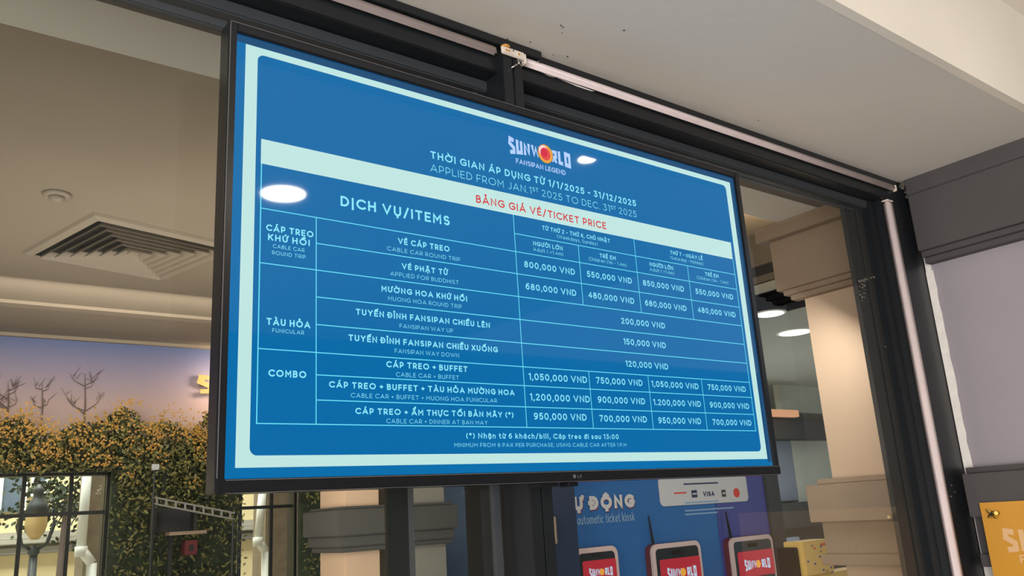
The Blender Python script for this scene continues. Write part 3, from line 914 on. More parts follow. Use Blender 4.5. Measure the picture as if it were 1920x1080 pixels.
# ------------------------------------------------------------------ ceiling lamps on this side (seen mirrored in the screen)
def downlight(x, y, z, rad, label, led, grp):
    rt = empty('downlight', (x, y, z), label, 'ceiling light', grp)
    MB().lathe((x, y, z - .006), [(rad, 0), (rad * 1.14, .001), (rad * 1.16, .006)], 40).build('trim_ring', 'white', rt, smooth=False)
    MB().lathe((x, y, z - .008), [(rad * .96, 0), (rad * .97, .003)], 40).build('diffuser', led, rt)
    return rt
def near_spot(px, py):
    a_ = at(px, py, 1, 0)
    q_ = a_ - CAM
    q_.y = -q_.y
    t_ = (ZU - a_.z) / q_.z
    return a_ + q_ * t_
n1 = near_spot(531, 361)
downlight(n1.x, n1.y, ZU, .088, 'round lit downlight in the upper ceiling, mirrored at the left of the screen', 'led', 'downlights in the entrance ceiling')
n2 = near_spot(1100, 296)
downlight(n2.x, n2.y, ZU, .034, 'small round lit downlight near the soffit, mirrored beside the screen logo', 'led', 'downlights in the entrance ceiling')
for (px, py, rad, lb) in ((1443, 587, .078, 'round lit ceiling light beside the television edge, behind the glass'), (1490, 622, .098, 'round lit ceiling light beside the tan pilaster, behind the glass')):
    q = at(px, py, 2, 2.5184)
    downlight(q.x, q.y, 2.5184, rad, lb, 'led_room', 'ceiling lights of the room behind the glass')

# ------------------------------------------------------------------ room beyond the glass, parts of it reflections built solid
# square air diffuser
vt = [at(px, py, 2, ZU) for px, py in ((133, 393), (68, 472), (341, 523))]
vc = (vt[0] + vt[2]) / 2
vs = ((vt[1] - vt[0]).length + (vt[2] - vt[1]).length) / 4
ang = math.atan2((vt[2] - vt[1]).y, (vt[2] - vt[1]).x)
vent = empty('air_diffuser', (0, 0, 0), 'square louvred air diffuser in the ceiling left of the television', 'air vent')
def ring(mb, s0, s1, z0, z1):
    """sloped square ring from half size s0 at z0 to s1 at z1, with thickness"""
    n = len(mb.v)
    th = .006
    for (s_, z_) in ((s0, z0), (s1, z1), (s1 - .002, z1 + th), (s0 - .002, z0 + th)):
        mb.v += [(-s_, -s_, z_), (s_, -s_, z_), (s_, s_, z_), (-s_, s_, z_)]
    for k in range(4):
        a_ = n + 4 * k
        b_ = n + 4 * ((k + 1) % 4)
        for i in range(4):
            j = (i + 1) % 4
            mb.f.append((a_ + i, a_ + j, b_ + j, b_ + i))
b_ = MB().box(-vs * .93, vs * .93, -vs * .93, vs * .93, -.002, .002).build('throat', 'vent_dark', vent)
m_ = MB(); ring(m_, vs, vs * .92, -.012, -.022); m_.build('outer_flange', 'vent', vent)
m_ = MB(); ring(m_, vs * 1.02, vs, -.001, -.012); m_.build('outer_flange', 'vent', vent)
for k in range(6):
    o_ = vs * (.86 - .135 * k)
    m_ = MB(); ring(m_, o_, o_ - vs * .075, -.034, -.004); m_.build('louvre', 'vent', vent)
m_ = MB().box(-vs * .06, vs * .06, -vs * .06, vs * .06, -.024, -.018).build('centre_plate', 'vent', vent)
vent.rotation_euler = (0, 0, ang)
vent.location = (vc.x, vc.y, ZU)
q = at(107, 364, 2, ZU)
sk = empty('smoke_detector', (q.x, q.y, ZU), 'small round white detector on the ceiling above the air diffuser', 'detector')
MB().lathe((q.x, q.y, ZU), [(.048, 0), (.050, -.006), (.042, -.012)], 32).build('base', 'vent', sk, smooth=True)
MB().lathe((q.x, q.y, ZU - .012), [(.028, 0), (.027, -.010), (.012, -.018)], 24).build('sensor_dome', 'vent', sk, smooth=True)

# lit sign on the mural wall, partly hidden by the television
sg = empty('wall_sign', at(380, 720, 1, YM - .05), 'glowing yellow letters on the mural wall beside the television', 'sign')
sl = at(368, 738, 1, YM - .04)
st = at(368, 702, 1, YM - .04)
for b_ in wordmark('SUN', sl.x, sl.x + .42, (sl.z + st.z) / 2, abs(st.z - sl.z), lambda a, b: (a, YM - .045, b), .05):
    b_.build('letter', 'sign', sg, fix=False)
MB().box(sl.x + .03, sl.x + .40, YM - .043, YM, (sl.z + st.z) / 2 - .01, (sl.z + st.z) / 2 + .01).build('mounting_rail', 'tan_mould', sg)
area('sign_glow', (sl.x + .3, YM - .25, sl.z + .12), .3, 4.5, (1.0, .74, .54), (math.radians(70), 0, 0), .1)

# hedge of leaves and blossoms
hz = at(200, 800, 1, YM).z
hd = empty('hedge', (0, YM - .2, 0), 'leafy green hedge with orange-yellow blossoms along the mural wall', 'hedge')
def leaves(n, xr, yr, zf, size, rnd):
    b = MB()
    for i in range(n):
        x = rnd.uniform(*xr)
        y = rnd.uniform(*yr)
        z = zf(x, rnd)
        if z is None:
            continue
        s_ = size * rnd.uniform(.6, 1.4)
        a = Vector((rnd.uniform(-1, 1), rnd.uniform(-.6, .6), rnd.uniform(-1, 1))).normalized()
        c = a.cross(Vector((rnd.uniform(-1, 1), rnd.uniform(-1, 1), rnd.uniform(-1, 1)))).normalized()
        o = Vector((x, y, z))
        b.poly([o - a * s_, o - c * s_ * .45, o + a * s_, o + c * s_ * .45])
    return b
rnd = random.Random(3)
htop = at(100, 800, 1, YM - .2).z
htop2 = at(340, 785, 1, YM - .2).z
def topz(x): return htop + (htop2 - htop) * (x + .2) / 1.5 + .05 * math.sin(x * 9) + .03 * math.sin(x * 23)
zw = wz
def in_hole(x, z):
    return (x < wx1 - .015 and z < zw - .01) or (wx2 + .01 < x < wx3 - .01 and z < zw - .01)
def z_all(x, r_):
    t = topz(x)
    z = t - abs(r_.gauss(0, 1)) * .30 if r_.random() < .55 else r_.uniform(1.1, t)
    return None if (in_hole(x, z) or z < .8) else z
def z_band(lo, hi):
    def fn(x, r_):
        z = topz(x) - r_.uniform(lo, hi) + (r_.random() < .08) * .1
        return None if in_hole(x, z) else z
    return fn
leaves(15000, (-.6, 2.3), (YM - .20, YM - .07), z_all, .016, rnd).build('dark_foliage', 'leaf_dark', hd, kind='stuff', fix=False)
leaves(13000, (-.6, 2.3), (YM - .27, YM - .12), z_all, .015, rnd).build('foliage', 'leaf', hd, kind='stuff', fix=False)
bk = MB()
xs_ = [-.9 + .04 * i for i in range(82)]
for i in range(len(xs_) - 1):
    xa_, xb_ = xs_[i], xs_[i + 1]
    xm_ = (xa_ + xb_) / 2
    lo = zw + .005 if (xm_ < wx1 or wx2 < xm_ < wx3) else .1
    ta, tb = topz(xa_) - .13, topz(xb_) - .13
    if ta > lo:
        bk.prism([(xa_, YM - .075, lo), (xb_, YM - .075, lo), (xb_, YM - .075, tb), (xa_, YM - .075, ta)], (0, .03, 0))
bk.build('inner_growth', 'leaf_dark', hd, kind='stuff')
# blossoms in clusters
b_ = MB()
for k in range(190):
    x = rnd.uniform(-.6, 1.6)
    z = topz(x) - abs(rnd.gauss(.08, .11)) + .05
    if rnd.random() < .12:
        z -= rnd.uniform(.05, .35)
    if in_hole(x, z): continue
    for j in range(rnd.randint(8, 18)):
        o = Vector((x + rnd.gauss(0, .030), YM - .29 + rnd.uniform(-.02, .03), z + rnd.gauss(0, .022)))
        a = Vector((rnd.uniform(-1, 1), rnd.uniform(-.3, .3), rnd.uniform(-1, 1))).normalized()
        c = a.cross(Vector((0, 1, 0))).normalized()
        s_ = rnd.uniform(.005, .011)
        if in_hole(o.x, o.z): continue
        b_.poly([o - a * s_, o - c * s_ * .7, o + a * s_, o + c * s_ * .7])
b_.build('blossoms', 'blossom', hd, kind='stuff', fix=False, label='orange-yellow blossoms')

# bare saplings against the mural
def sapling(px, py0, py1, spread, n, label, seed):
    rn = random.Random(seed)
    y = YM - .012
    a = at(px, py0, 1, y)
    t = at(px + 3, py1, 1, y)
    b = MB()
    b.tube([a, a.lerp(t, .5) + Vector((.008, 0, 0)), t], [.006, .004, .0012], 6)
    for i in range(n):
        u = rn.uniform(.25, .9)
        s_ = a.lerp(t, u)
        sd = 1 if i % 2 else -1
        L = spread * rn.uniform(.5, 1.1) * (1.1 - u * .5)
        e = s_ + Vector((sd * L, 0, L * rn.uniform(.7, 1.3)))
        mid = s_.lerp(e, .5) + Vector((sd * .012, 0, -.01))
        b.tube([s_, mid, e], [.0028, .002, .0009], 5)
        for k in range(3):
            v_ = rn.uniform(.4, .95)
            s2 = s_.lerp(e, v_)
            b.tube([s2, s2 + Vector((rn.uniform(-.05, .05), 0, rn.uniform(.02, .07)))], [.0016, .0007], 4)
    rt = empty('bare_sapling', a, label, 'tree', 'bare saplings before the mural')
    b.build('branches', 'bark', rt)
sapling(156, 815, 700, .15, 6, 'tallest leafless sapling above the window, spreading thin branches', 1)
sapling(76, 812, 718, .06, 4, 'slim leafless sapling left of the spreading one', 2)
sapling(12, 805, 715, .11, 8, 'twiggy leafless sapling at the far left edge', 3)
sapling(228, 808, 765, .04, 2, 'short leafless stem right of the spreading sapling', 4)

# windows of the back wall and what stands outside
def bars_window(name, x0, x1, z0, z1, xs, zs):
    w_ = empty(name, ((x0 + x1) / 2, YM, (z0 + z1) / 2), kind='structure')
    for x in xs:
        MB().box(x - .011, x + .011, YM + .03, YM + .055, z0, z1, .002).build('window_bar', 'grille', w_)
    for z in zs:
        MB().box(x0, x1, YM + .028, YM + .05, z - .011, z + .011, .002).build('window_bar', 'grille', w_)
    MB().box(x1 - .02, x1, YM - .004, YM + .12, z0, z1).build('reveal', 'grille', w_)
    MB().box(x0, x1, YM - .004, YM + .12, z1 - .016, z1).build('reveal', 'grille', w_)
    MB().box(x0, x1, YM + .06, YM + .066, z0, z1).build('glass_pane', 'glass', w_)
YB = YM + .04
bars_window('window_2', -1.2, wx1, .9, wz, [at(37, 1000, 1, YB).x, at(127, 1000, 1, YB).x, at(37, 1000, 1, YB).x - .32, wx1 - .012], [at(60, 966, 1, YB).z])
bars_window('window_3', wx2, wx3, .9, wz, [at(449, 1000, 1, YB).x, at(508, 1000, 1, YB).x], [at(450, 953, 1, YB).z])

YO = YM + 3.4
MB().box(-12, 14, YM + .3, YM + 12, -.2, -.02).build('pavement', 'asphalt', kind='structure')
hs = empty('cream_house', (0, YO, 0), 'cream rendered house with grey cornices seen through the barred window', 'building')
MB().box(-5, 3.2, YO, YO + .4, 0, 4.2).build('wall', 'house', hs)
for zz_ in (at(80, 1030, 1, YO).z, at(80, 1003, 1, YO).z):
    MB().box(-5, 3.2, YO - .10, YO, zz_ - .035, zz_ + .035, .01).build('cornice_band', 'house_band', hs)
MB().box(-5, 3.2, YO - .16, YO, at(80, 1015, 1, YO).z - .02, at(80, 1015, 1, YO).z + .03, .01).build('cornice_band', 'house_band', hs)
for (xa, xb, ya_, yb_) in ((0, 45, 893, 960), (62, 84, 893, 925)):
    pa = at(xa, yb_, 1, YO); pb = at(xb, ya_, 1, YO)
    MB().box(pa.x, pb.x, YO - .03, YO, pa.z, pb.z).build('window', 'house_glass', hs)
    MB().box(pa.x - .03, pa.x, YO - .06, YO, pa.z - .03, pb.z + .03).build('window_frame', 'white', hs)
    MB().box(pb.x, pb.x + .03, YO - .06, YO, pa.z - .03, pb.z + .03).build('window_frame', 'white', hs)
# balcony balusters seen right of the lantern
for k in range(5):
    p0 = at(96 + k * 9, 985, 1, YO - .3); p1 = at(98 + k * 9, 940, 1, YO - .3)
    MB().tube([p0, p0.lerp(p1, .4) + Vector((.05, 0, 0)), p1], .012, 6).build('balcony_bar', 'lantern', hs)
# street lantern
YL = YM + 1.5
lt = empty('street_lantern', at(66, 1080, 1, YL), 'iron street lantern with a pale globe outside the barred window', 'street lamp')
c0 = at(66, 1000, 1, YL)
top = at(70, 915, 1, YL)
def lz(py): return at(66, py, 1, YL).z
MB().tube([(c0.x, YL, 0), (c0.x, YL, lz(1036))], [.05, .028], 12).build('post', 'lantern', lt, smooth=True)
MB().lathe((c0.x, YL, 0), [(.02, lz(1045)), (.045, lz(1035)), (.025, lz(1028)), (.02, lz(1022))], 16).build('post_cap', 'lantern', lt, smooth=True)
rg = abs(at(93, 985, 1, YL).x - at(50, 985, 1, YL).x) / 2
MB().lathe((c0.x, YL, 0), [(rg * .35, lz(1012)), (rg * .8, lz(1000)), (rg, lz(985)), (rg * .95, lz(970)), (rg * .9, lz(962))], 24).build('globe', 'frost', lt, smooth=True)
MB().lathe((c0.x, YL, 0), [(rg * 1.05, lz(962)), (rg * .9, lz(945)), (rg * .5, lz(935)), (rg * .4, lz(925)), (rg * .62, lz(921)), (rg * .3, lz(914)), (.01, lz(908))], 24).build('hood', 'lantern', lt, smooth=True)
for sd in (-1, 1):
    MB().tube([(c0.x, YL, lz(1034)), (c0.x + sd * rg * 1.1, YL, lz(1020)), (c0.x + sd * rg * 1.6, YL, lz(985)), (c0.x + sd * rg * 1.4, YL, lz(955))], .014, 8).build('scroll_arm', 'lantern', lt, smooth=True)
# white downpipes with swan necks on rough stone piers
def downpipe(pxs, label, seed):
    y = YM + .9
    P3 = [at(px, py, 1, y) for px, py in pxs]
    rt = empty('downpipe', P3[-1], label, 'drainpipe', 'white downpipes outside')
    MB().tube(P3[:2], .032, 12).build('pipe', 'white', rt, smooth=True)
    MB().tube([P3[1] + Vector((0, 0, .02)), P3[1] - Vector((0, 0, .05))], .042, 12).build('collar', 'white', rt, smooth=True)
    MB().tube(P3[1:3], .034, 12).build('elbow', 'white', rt, smooth=True)
    b = P3[2]
    MB().tube([b, (b.x + .02, b.y, 0)], .034, 12).build('pipe', 'white', rt, smooth=True)
downpipe([(164, 880), (152, 1030), (172, 1056)], 'white downpipe seen through the barred window at the far left', 1)
downpipe([(492, 925), (484, 1012), (498, 1034)], 'white downpipe seen through the window under the television', 2)
y = YM + 1.0
for (pa_, pb_, lb) in (((168, 880), (225, 1080), 'rough stone pier behind the left downpipe'), ((500, 925), (560, 1080), 'rough stone pier behind the downpipe under the television')):
    a = at(pa_[0], pa_[1], 1, y); b = at(pb_[0], pb_[1], 1, y)
    MB().box(a.x, b.x + .1, y, y + .3, 0, 3.6, .01).build('stone_pier', 'stone', label=lb, cat='pier', group='stone piers outside')
tr = empty('street_tree', at(100, 960, 1, YM + 2.6), 'dark leafy tree outside, behind the lantern', 'tree')
rn = random.Random(11)
bx = MB()
cx_, cz_ = at(118, 935, 1, YM + 2.6).x, at(118, 935, 1, YM + 2.6).z
for k in range(700):
    o = Vector((cx_ + rn.gauss(0, .22), YM + 2.6 + rn.gauss(0, .1), cz_ + rn.gauss(0, .13)))
    a = Vector((rn.uniform(-1, 1), rn.uniform(-1, 1), rn.uniform(-1, 1))).normalized()
    c = a.cross(Vector((.3, 1, .2))).normalized()
    bx.poly([o - a * .03, o - c * .015, o + a * .03, o + c * .015])
bx.build('crown', 'leaf_dark', tr, kind='stuff', fix=False)
MB().tube([(cx_, YM + 2.6, 0), (cx_ + .03, YM + 2.6, cz_)], [.05, .02], 8).build('trunk', 'bark', tr)

# ladder-like metal rail and dark display box in front of the hedge
YR = YM - .45
rl = empty('ladder_rail', at(360, 950, 1, YR), 'thin ladder-like metal rail crossing before the hedge', 'rail')
A0, A1 = at(285, 932, 1, YR), at(440, 962, 1, YR)
B0, B1 = at(285, 944, 1, YR), at(440, 974, 1, YR)
MB().tube([A0, A1], .006, 6).build('rail_bar', 'far_mid', rl)
MB().tube([B0, B1], .006, 6).build('rail_bar', 'far_mid', rl)
for k in range(9):
    MB().tube([A0.lerp(A1, (k + .5) / 9), B0.lerp(B1, (k + .5) / 9)], .007, 6).build('rung', 'far_mid', rl)
for t_ in (.02, .98):
    e_ = B0.lerp(B1, t_)
    MB().tube([(e_.x, e_.y, 0), e_], .008, 6).build('support_post', 'frame_matt', rl)
db = empty('display_case', at(330, 1000, 1, YR), 'dark open display case standing before the hedge', 'display case')
a = at(283, 1000, 1, YR + .05); b = at(368, 950, 1, YR + .05)
MB().box(a.x, b.x, YR + .1, YR + .12, a.z, b.z).build('back_panel', 'dark', db)
MB().box((a.x + b.x) / 2 - .012, (a.x + b.x) / 2 + .012, YR + .10, YR + .12, 0, a.z).build('stand_leg', 'frame_matt', db)
MB().box(a.x, a.x + .02, YR + .02, YR + .12, a.z, b.z).build('side_panel', 'frame_matt', db)
MB().box(b.x - .02, b.x, YR + .02, YR + .12, a.z, b.z).build('side_panel', 'frame_matt', db)
MB().box(a.x + .1, b.x + .06, YR + .02, YR + .12, a.z - .02, a.z).build('shelf', 'tan_mould', db)
a = at(350, 1042, 1, YR); b = at(375, 1012, 1, YR)
MB().box(a.x, b.x, YR + .04, YR + .12, a.z, b.z, .005).build('red_frame', 'kiosk_side', db)
MB().box(a.x + .025, b.x - .025, YR + .036, YR + .045, a.z + .025, b.z - .025).build('frame_opening', 'dark', db)
a = at(290, 930, 1, YR - .08); b = at(290, 880, 1, YR - .08)
hg = empty('rod_stand', b, 'slim dark stand rod with a bright steel cap before the hedge', 'stand')
MB().tube([(a.x, a.y, 0), b], .006, 6).build('rod', 'frame_matt', hg)
MB().box(b.x - .022, b.x + .022, YR - .10, YR - .06, b.z - .005, b.z + .03, .004).build('cap', 'steel', hg)

# columns seen under the television
def column(name, px_corner, px_left, px_right, px_far, y, cap_top, cap_bot, shaft, capm, label, tansliver=None):
    xc = at(px_corner, 1000, 1, y).x
    xr_ = at(px_right, 1000, 1, y).x
    yf = min(at(px_left, 1000, 0, xc).y, y + .5) if px_left else y + .3
    rt = empty(name, ((xc + xr_) / 2, (y + yf) / 2, 0), label, 'column')
    MB().box(xc, xr_, y, yf, 0, ZU - .001, .003).build('shaft', shaft, rt)
    zt_ = at(px_corner, cap_top, 1, y).z
    zb_ = at(px_corner, cap_bot, 1, y).z
    h = zt_ - zb_
    for (p, f0, f1) in ((.028, .93, 1.0), (.045, .36, .93), (.032, .12, .36), (.022, .0, .12)):
        MB().box(xc - p, xr_ + p * .6, y - p, yf + p, zb_ + h * f0, zb_ + h * f1, .003).build('capital_step', capm, rt)
    return rt
column('square_column', 646, 600, 712, 0, 1.5, 950, 1036, 'tan', 'grey_capital', 'tan square column with a dark stepped capital under the television')
a = at(713, 1000, 1, 1.8).x; b = at(731, 1000, 1, 1.8).x
MB().box(a, b + .02, 1.8, 1.9, 0, ZU - .001).build('wall_pier', 'tan', label='narrow tan pier just right of the tan column', cat='pier')
column('square_column', 770, None, 836, 0, 1.5, 945, 1024, 'grey_pillar', 'grey_capital', 'grey square column with a dark moulded capital seen between the black posts')
a = at(820, 1000, 1, 2.1).x; b = at(890, 1000, 1, 2.1).x
MB().box(a, b, 2.1, 2.14, 0, 2.4).build('partition_panel', 'blue_panel', label='dusty blue panel behind the grey column', cat='panel')

# ticket kiosk board
YK = 1.3
bdx0, bdx1 = at(1021, 1000, 1, YK).x, at(1432, 905, 1, YK).x
kb = empty('kiosk_board', ((bdx0 + bdx1) / 2, YK, 0), 'blue ticket kiosk board with white lettering and a payment card notice', 'signboard')
xm = at(1340, 930, 1, YK).x
MB().box(bdx0, xm, YK, YK + .05, .2, 1.72, .003).build('blue_panel', 'board', kb)
MB().box(xm, bdx1, YK, YK + .05, .2, 1.72, .003).build('violet_panel', 'violet', kb)
MB().box(bdx1 + .002, bdx1 + .10, YK - .01, YK + .05, .2, 1.74, .003).build('side_post', 'far_dark', kb)
MB().box(bdx0 - .06, bdx0, YK - .01, YK + .05, .2, 1.74, .003).build('side_post', 'dark', kb)
def kmap(dy): return lambda a, b: (a, YK - dy, b)
u0 = at(1083, 960, 1, YK); u1 = at(1190, 953, 1, YK)
zb_ = (at(1100, 957, 1, YK).z + at(1185, 951, 1, YK).z) / 2
cap_ = at(1185, 926, 1, YK).z - at(1185, 951, 1, YK).z
for (m, dx, dy) in (('print_shadow', .004, .0015), ('print_white', 0, .003)):
    b_ = MB()
    text(b_, 'TỰ ĐỘNG', u0.x - .075 + dx, u1.x + dx, zb_ - dx, cap_, .30, kmap(dy), .12)
    b_.build('board_title', m, kb, fix=False, stag=(0, -2e-6, 0), label='white title lettering' if m == 'print_white' else 'maroon lettering shadow')
u0 = at(1086, 982, 1, YK); u1 = at(1189, 978, 1, YK)
b_ = MB()
text(b_, 'automatic ticket kiosk', u0.x - .01, u1.x, (u0.z + u1.z) / 2, .032, .12, kmap(.002), .18)
b_.build('board_subtitle', 'print_light', kb, fix=False, stag=(0, -2e-6, 0))
# payment notice
a = at(1238, 950, 1, YK); b = at(1396, 890, 1, YK)
nz_ = [(x, YK - .001, z) for x, z in rrect(a.x, b.x, a.z, b.z, .02)]
nt_ = MB().prism(nz_, (0, -.004, 0)).build('card_notice', 'print_white', kb)
def ntext(s, px0, px1, py0, py1, cap, m, wt=.2):
    p0 = at(px0, py0, 1, YK); p1 = at(px1, py1, 1, YK)
    b_ = MB()
    text(b_, s, p0.x, p1.x, (p0.z + p1.z) / 2, cap, wt, kmap(.0062), .15)
    b_.build('notice_print', m, nt_, fix=False, stag=(0, -3e-6, 0))
ntext('VISA', 1317, 1338, 931, 930, .020, 'print_navy', .26)
for (pxc, pyc, w_, h_, m) in ((1300, 926, .034, .030, 'print_navy'), (1355, 925, .028, .030, 'far_dark')):
    c = at(pxc, pyc, 1, YK)
    MB().box(c.x - w_ / 2, c.x + w_ / 2, YK - .0068, YK - .005, c.z - h_ / 2, c.z + h_ / 2, .0006).build('card_emblem', m, nt_)
    MB().box(c.x - w_ / 2 + .004, c.x + w_ / 2 - .004, YK - .0074, YK - .0066, c.z - .003, c.z + .003).build('card_emblem', 'print_white', nt_)
c = at(1379, 924, 1, YK)
MB().lathe((c.x, YK - .005, c.z), [(.020, 0), (.020, -.002)], 28, 1).build('card_emblem', 'print_red', nt_, label='red round emblem')
for (x0_, x1_, py, m) in ((1283, 1345, 943, 'print_light'), (1280, 1344, 908, 'print_navy'), (1262, 1285, 925, 'print_red')):
    p0 = at(x0_, py, 1, YK); p1 = at(x1_, py - 2, 1, YK)
    MB().box(p0.x, p1.x, YK - .0062, YK - .005, p0.z - .003, p0.z + .003).build('notice_line', m, nt_)
for (py, x1_) in ((958, 1375), (965, 1345)):
    p0 = at(1284, py, 1, YK); p1 = at(x1_, py - 2, 1, YK)
    MB().box(p0.x, p1.x, YK - .002, YK, p0.z - .003, p0.z + .003).build('small_print_line', 'print_light', kb)

a = at(1024, 1000, 1, YK - .12).x; b = at(1084, 1000, 1, YK - .12).x
MB().box(a, b, YK - .12, YK - .07, 0, 1.74, .003).build('navy_post', 'navy', label='dark navy post overlapping the left end of the kiosk board', cat='post')
def kiosk(px0, px1, pyt, label):
    yk = YK - .03
    a = at(px0, pyt, 1, yk); b = at(px1, pyt - 4, 1, yk)
    x0, x1, zt_ = a.x, b.x, (a.z + b.z) / 2
    w_ = x1 - x0
    z0 = zt_ - w_ * 1.3
    rt = empty('ticket_kiosk', ((x0 + x1) / 2, yk, z0), label, 'ticket kiosk', 'ticket kiosks on the blue board')
    pts = [(x, yk, z) for x, z in rrect(x0, x1, z0, zt_, .032)]
    MB().prism(pts, (0, .028, 0)).build('shell', 'kiosk_side', rt)
    MB().prism([(x, yk - .012, z) for x, z in rrect(x0, x1, z0, zt_, .032)], (0, .012, 0)).build('front_frame', 'kiosk_frame', rt)
    MB().prism([(x, yk - .014, z) for x, z in rrect(x0 + .018, x1 - .018, z0 + .02, zt_ - .018, .018)], (0, .004, 0)).build('dark_face', 'kiosk_dark', rt)
    sx0, sx1 = x0 + .034, x1 - .018
    sz1 = zt_ - w_ * .21
    sz0 = sz1 - w_ * .36
    sc_ = MB().prism([(x, yk - .017, z) for x, z in rrect(sx0, sx1, sz0, sz1, .008)], (0, .003, 0)).build('touch_screen', 'kiosk_red', rt)
    for b_ in wordmark('SUNW_RLD', sx0 + w_ * .12, sx1 - w_ * .10, (sz0 + sz1) / 2 - .004, w_ * .17, lambda a_, c_: (a_, yk - .0182, c_), .34):
        b_.build('screen_letter', 'kiosk_logo', sc_, fix=False)
    MB().lathe(((sx0 + sx1) / 2 + w_ * .03, yk - .0185, (sz0 + sz1) / 2 - .004), [(w_ * .055, 0), (w_ * .05, -.001)], 20, 1).build('screen_emblem', 'scr_orange', sc_)
    MB().box(x0 + w_ * .38, x0 + w_ * .60, yk - .016, yk - .012, zt_ - w_ * .155, zt_ - w_ * .10, .002).build('camera_window', 'hole', rt)
    p0 = (x0 + w_ * .12, YK - .02, zt_ + .0)
    MB().tube([p0, (p0[0] - .004, YK - .012, zt_ + .11)], [.006, .0025], 8).build('cable', 'hole', rt)
kiosk(1072, 1153, 1028, 'ticket kiosk cut by the mullion, leftmost of three on the board')
kiosk(1217, 1308, 1019, 'ticket kiosk with red lit screen, middle of three on the board')
kiosk(1364, 1443, 1007, 'ticket kiosk with red lit screen nearest the yellow carton, rightmost')
# framed brown notice left of the board
a = at(1023, 1022, 1, 1.15); b = at(1043, 968, 1, 1.15)
nb = empty('framed_notice', ((a.x + b.x) / 2, 1.2, (a.z + b.z) / 2), 'small brown framed notice left of the blue kiosk board', 'picture')
MB().box(a.x, b.x, 1.15, 1.165, a.z, b.z, .003).build('frame', 'tan_mould', nb)
MB().box(a.x + .012, b.x - .012, 1.147, 1.152, a.z + .012, b.z - .012).build('sheet', 'tan', nb)
MB().box(a.x + .02, b.x - .02, 1.165, 1.18, 0, b.z - .01).build('stand_pole', 'dark', nb)

# yellow printed carton and its stand by the pilaster
a = at(1513, 1078, 1, .9); b = at(1556, 1010, 1, .9); c2 = at(1600, 1078, 1, .9)
yb = empty('printed_carton', (a.x, .95, 0), 'pale yellow printed carton on a dark stand beside the tan pilaster', 'box')
MB().box(a.x, b.x, .9, .99, 1.25, b.z, .003).build('carton_top', 'box_yellow', yb)
MB().box(a.x + .01, c2.x + .1, .91, 1.0, .95, 1.249, .003).build('carton_body', 'box_yellow', yb)
rn = random.Random(5)
for k in range(16):
    x = rn.uniform(a.x + .015, b.x - .015); z = rn.uniform(1.25, b.z - .015)
    MB().box(x - .005, x + .005, .8985, .9, z - .003, z + .004).build('printed_motif', rn.choice(['violet', 'print_red', 'tan_mould']), yb)
MB().box(b.x - .07, b.x - .012, .8985, .9, b.z - .022, b.z - .014).build('printed_motif', 'print_red', yb)
MB().box(a.x - .035, a.x - .004, .92, 1.0, 0, b.z - .02, .003).build('stand_upright', 'hole', yb)
MB().box(a.x - .035, c2.x + .1, .92, 1.01, .90, .949, .003).build('stand_shelf', 'hole', yb)

# far end of the room, right
YF = 6.0
wf = empty('wall_far', (9, YF, 0), kind='structure')
MB().box(3.2, 13, YF, YF + .1, 0, 2.52).build('plain_wall', 'far_mid', wf)
MB().box(12.9, 13, .6, YF, 0, 2.52).build('end_wall', 'far_mid', wf)
YP = 3.2
def fpan(name, x0, y0, x1, y1, m, label, cat, dp=.06, y=YP):
    a = at(x0, y1, 1, y); b = at(x1, y0, 1, y)
    a2 = at(x0, y0, 1, y)
    return MB().box(a.x, b.x, y, y + dp, a.z, a2.z, .004).build(name, m, label=label, cat=cat)
fpan('hanging_panel', 1466, 716, 1560, 772, 'far_white', 'pale blank panel upper right of the television corner', 'banner', y=3.3)  # blank stand-in for a pale panel in the far room
fpan('light_bar', 1425, 766, 1497, 779, 'glow_orange', 'glowing orange light bar right of the television edge', 'light', y=3.1)
fpan('light_bar', 1430, 697, 1484, 703, 'glow_orange', 'thin dim orange light bar above the wider one', 'light', y=3.1)
fpan('ceiling_duct', 1420, 785, 1565, 822, 'far_dark', 'dark horizontal duct below the orange light bar', 'duct', y=3.2)
fpan('roller_blind', 1440, 826, 1482, 942, 'far_blue', 'blue-grey blind right of the television corner', 'blind', y=3.4)
fpan('roller_blind', 1500, 826, 1560, 942, 'far_white', 'greenish white blind left of the pilaster mouldings', 'blind', y=3.4)
fpan('counter_front', 1445, 945, 1560, 995, 'far_dark', 'dark counter front below the blinds', 'counter', .4, y=3.3)
fpan('wall_panel', 1447, 1012, 1500, 1130, 'far_blue', 'pale blue panel left of the yellow carton', 'panel', y=3.2)

# ------------------------------------------------------------------ yellow plate on the right wall
XP = 2.145
pl = empty('yellow_plate', (XP, -.15, 1.35), 'mustard yellow acrylic plate with pale lettering on the right wall', 'sign')
tl = at(1836, 943, 0, XP)
bl = at(1862, 1080, 0, XP)
zt_p = tl.z
MB().prism([(XP, tl.y, zt_p), (XP, tl.y - .62, zt_p + .004), (XP, tl.y - .62, .86), (XP, bl.y - .001, .86)], (.005, 0, 0)).build('plate', 'yellow', pl)
def pmap(a, b): return (XP - .0008, a, b)
s0 = at(1883, 1057, 0, XP); s1 = at(1878, 990, 0, XP)
for b_ in wordmark('SUNW_RLD', 0, .36, (at(1885, 1036, 0, XP).z + s1.z) / 2, abs(s1.z - at(1885, 1036, 0, XP).z) * 1.02, lambda a, b: pmap(at(1879, 1000, 0, XP).y - a, b), .20):
    b_.build('plate_letter', 'poster_text', pl, fix=False, stag=(-1e-5, 0, 0))
pf = at(1914, 1056, 0, XP)
b_ = MB()
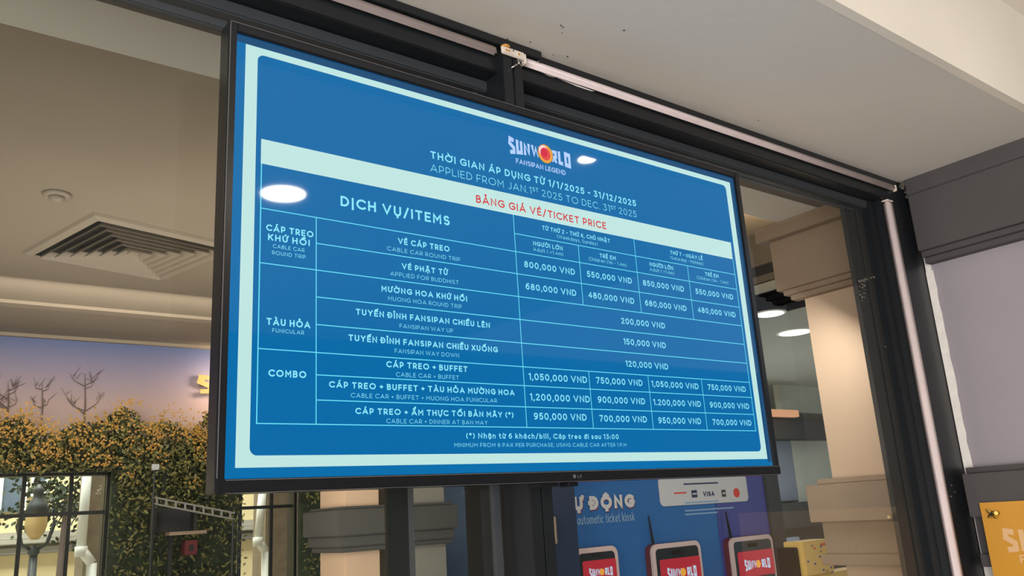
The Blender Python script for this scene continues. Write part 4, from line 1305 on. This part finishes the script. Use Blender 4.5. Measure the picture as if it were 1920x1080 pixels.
text(b_, 'FANSIPAN LEGEND', 0, .30, pf.z, .022, .20, lambda a, b: pmap(pf.y - a, b), .15)
b_.build('plate_caption', 'poster_text', pl, fix=False, stag=(-2e-6, 0, 0))
b_ = MB()
b_.poly([(XP - .0016, *q) for q in disc(at(1879, 1000, 0, XP).y - .215, (s1.z + at(1885, 1036, 0, XP).z) / 2, .034, .036)])
b_.build('plate_ball', 'poster_text', pl, fix=False)
# star-shaped gold fixing
sc = at(1859, 964, 0, XP - .006)
cap_o = empty('star_fixing', (XP - .006, sc.y, sc.z), 'gold four-pointed star fixing on the yellow plate corner', 'fixing')
b_ = MB()
petals = [(130, .0205), (225, .0160), (318, .0200), (40, .0125)]
for (an, L) in petals:
    a_ = math.radians(an)
    # screen-left of the plate is +Y (towards the glass)
    dy_, dz_ = -math.cos(a_), math.sin(a_)
    py_, pz_ = -dz_, dy_
    c0 = Vector((XP - .004, sc.y, sc.z))
    tip = c0 + Vector((-.006, dy_ * L, dz_ * L))
    s1_ = c0 + Vector((-.002, dy_ * L * .45 + py_ * .0052, dz_ * L * .45 + pz_ * .0052))
    s2_ = c0 + Vector((-.002, dy_ * L * .45 - py_ * .0052, dz_ * L * .45 - pz_ * .0052))
    rg_ = c0 + Vector((-.0065, dy_ * L * .45, dz_ * L * .45))
    b0 = Vector((XP - .0005, c0.y, c0.z))
    n = len(b_.v)
    b_.v += [tuple(v) for v in (c0 + Vector((-.003, 0, 0)), s1_, tip, s2_, rg_, b0)]
    b_.f += [(n, n + 1, n + 4), (n + 1, n + 2, n + 4), (n + 2, n + 3, n + 4), (n + 3, n, n + 4), (n + 5, n + 1, n), (n + 5, n + 2, n + 1), (n + 5, n + 3, n + 2), (n + 5, n, n + 3)]
b_.build('star', 'brass', cap_o)
MB().lathe((XP - .010, sc.y, sc.z), [(.0042, -.0005), (.0042, .004)], 16, 0).build('screw_recess', 'hole', cap_o)
q = at(1869, 962, 0, XP - .004)
MB().lathe((XP, q.y, q.z), [(.0055, -.008), (.0068, -.006), (.0068, -.0002)], 20, 0).build('rear_washer', 'brass', cap_o)
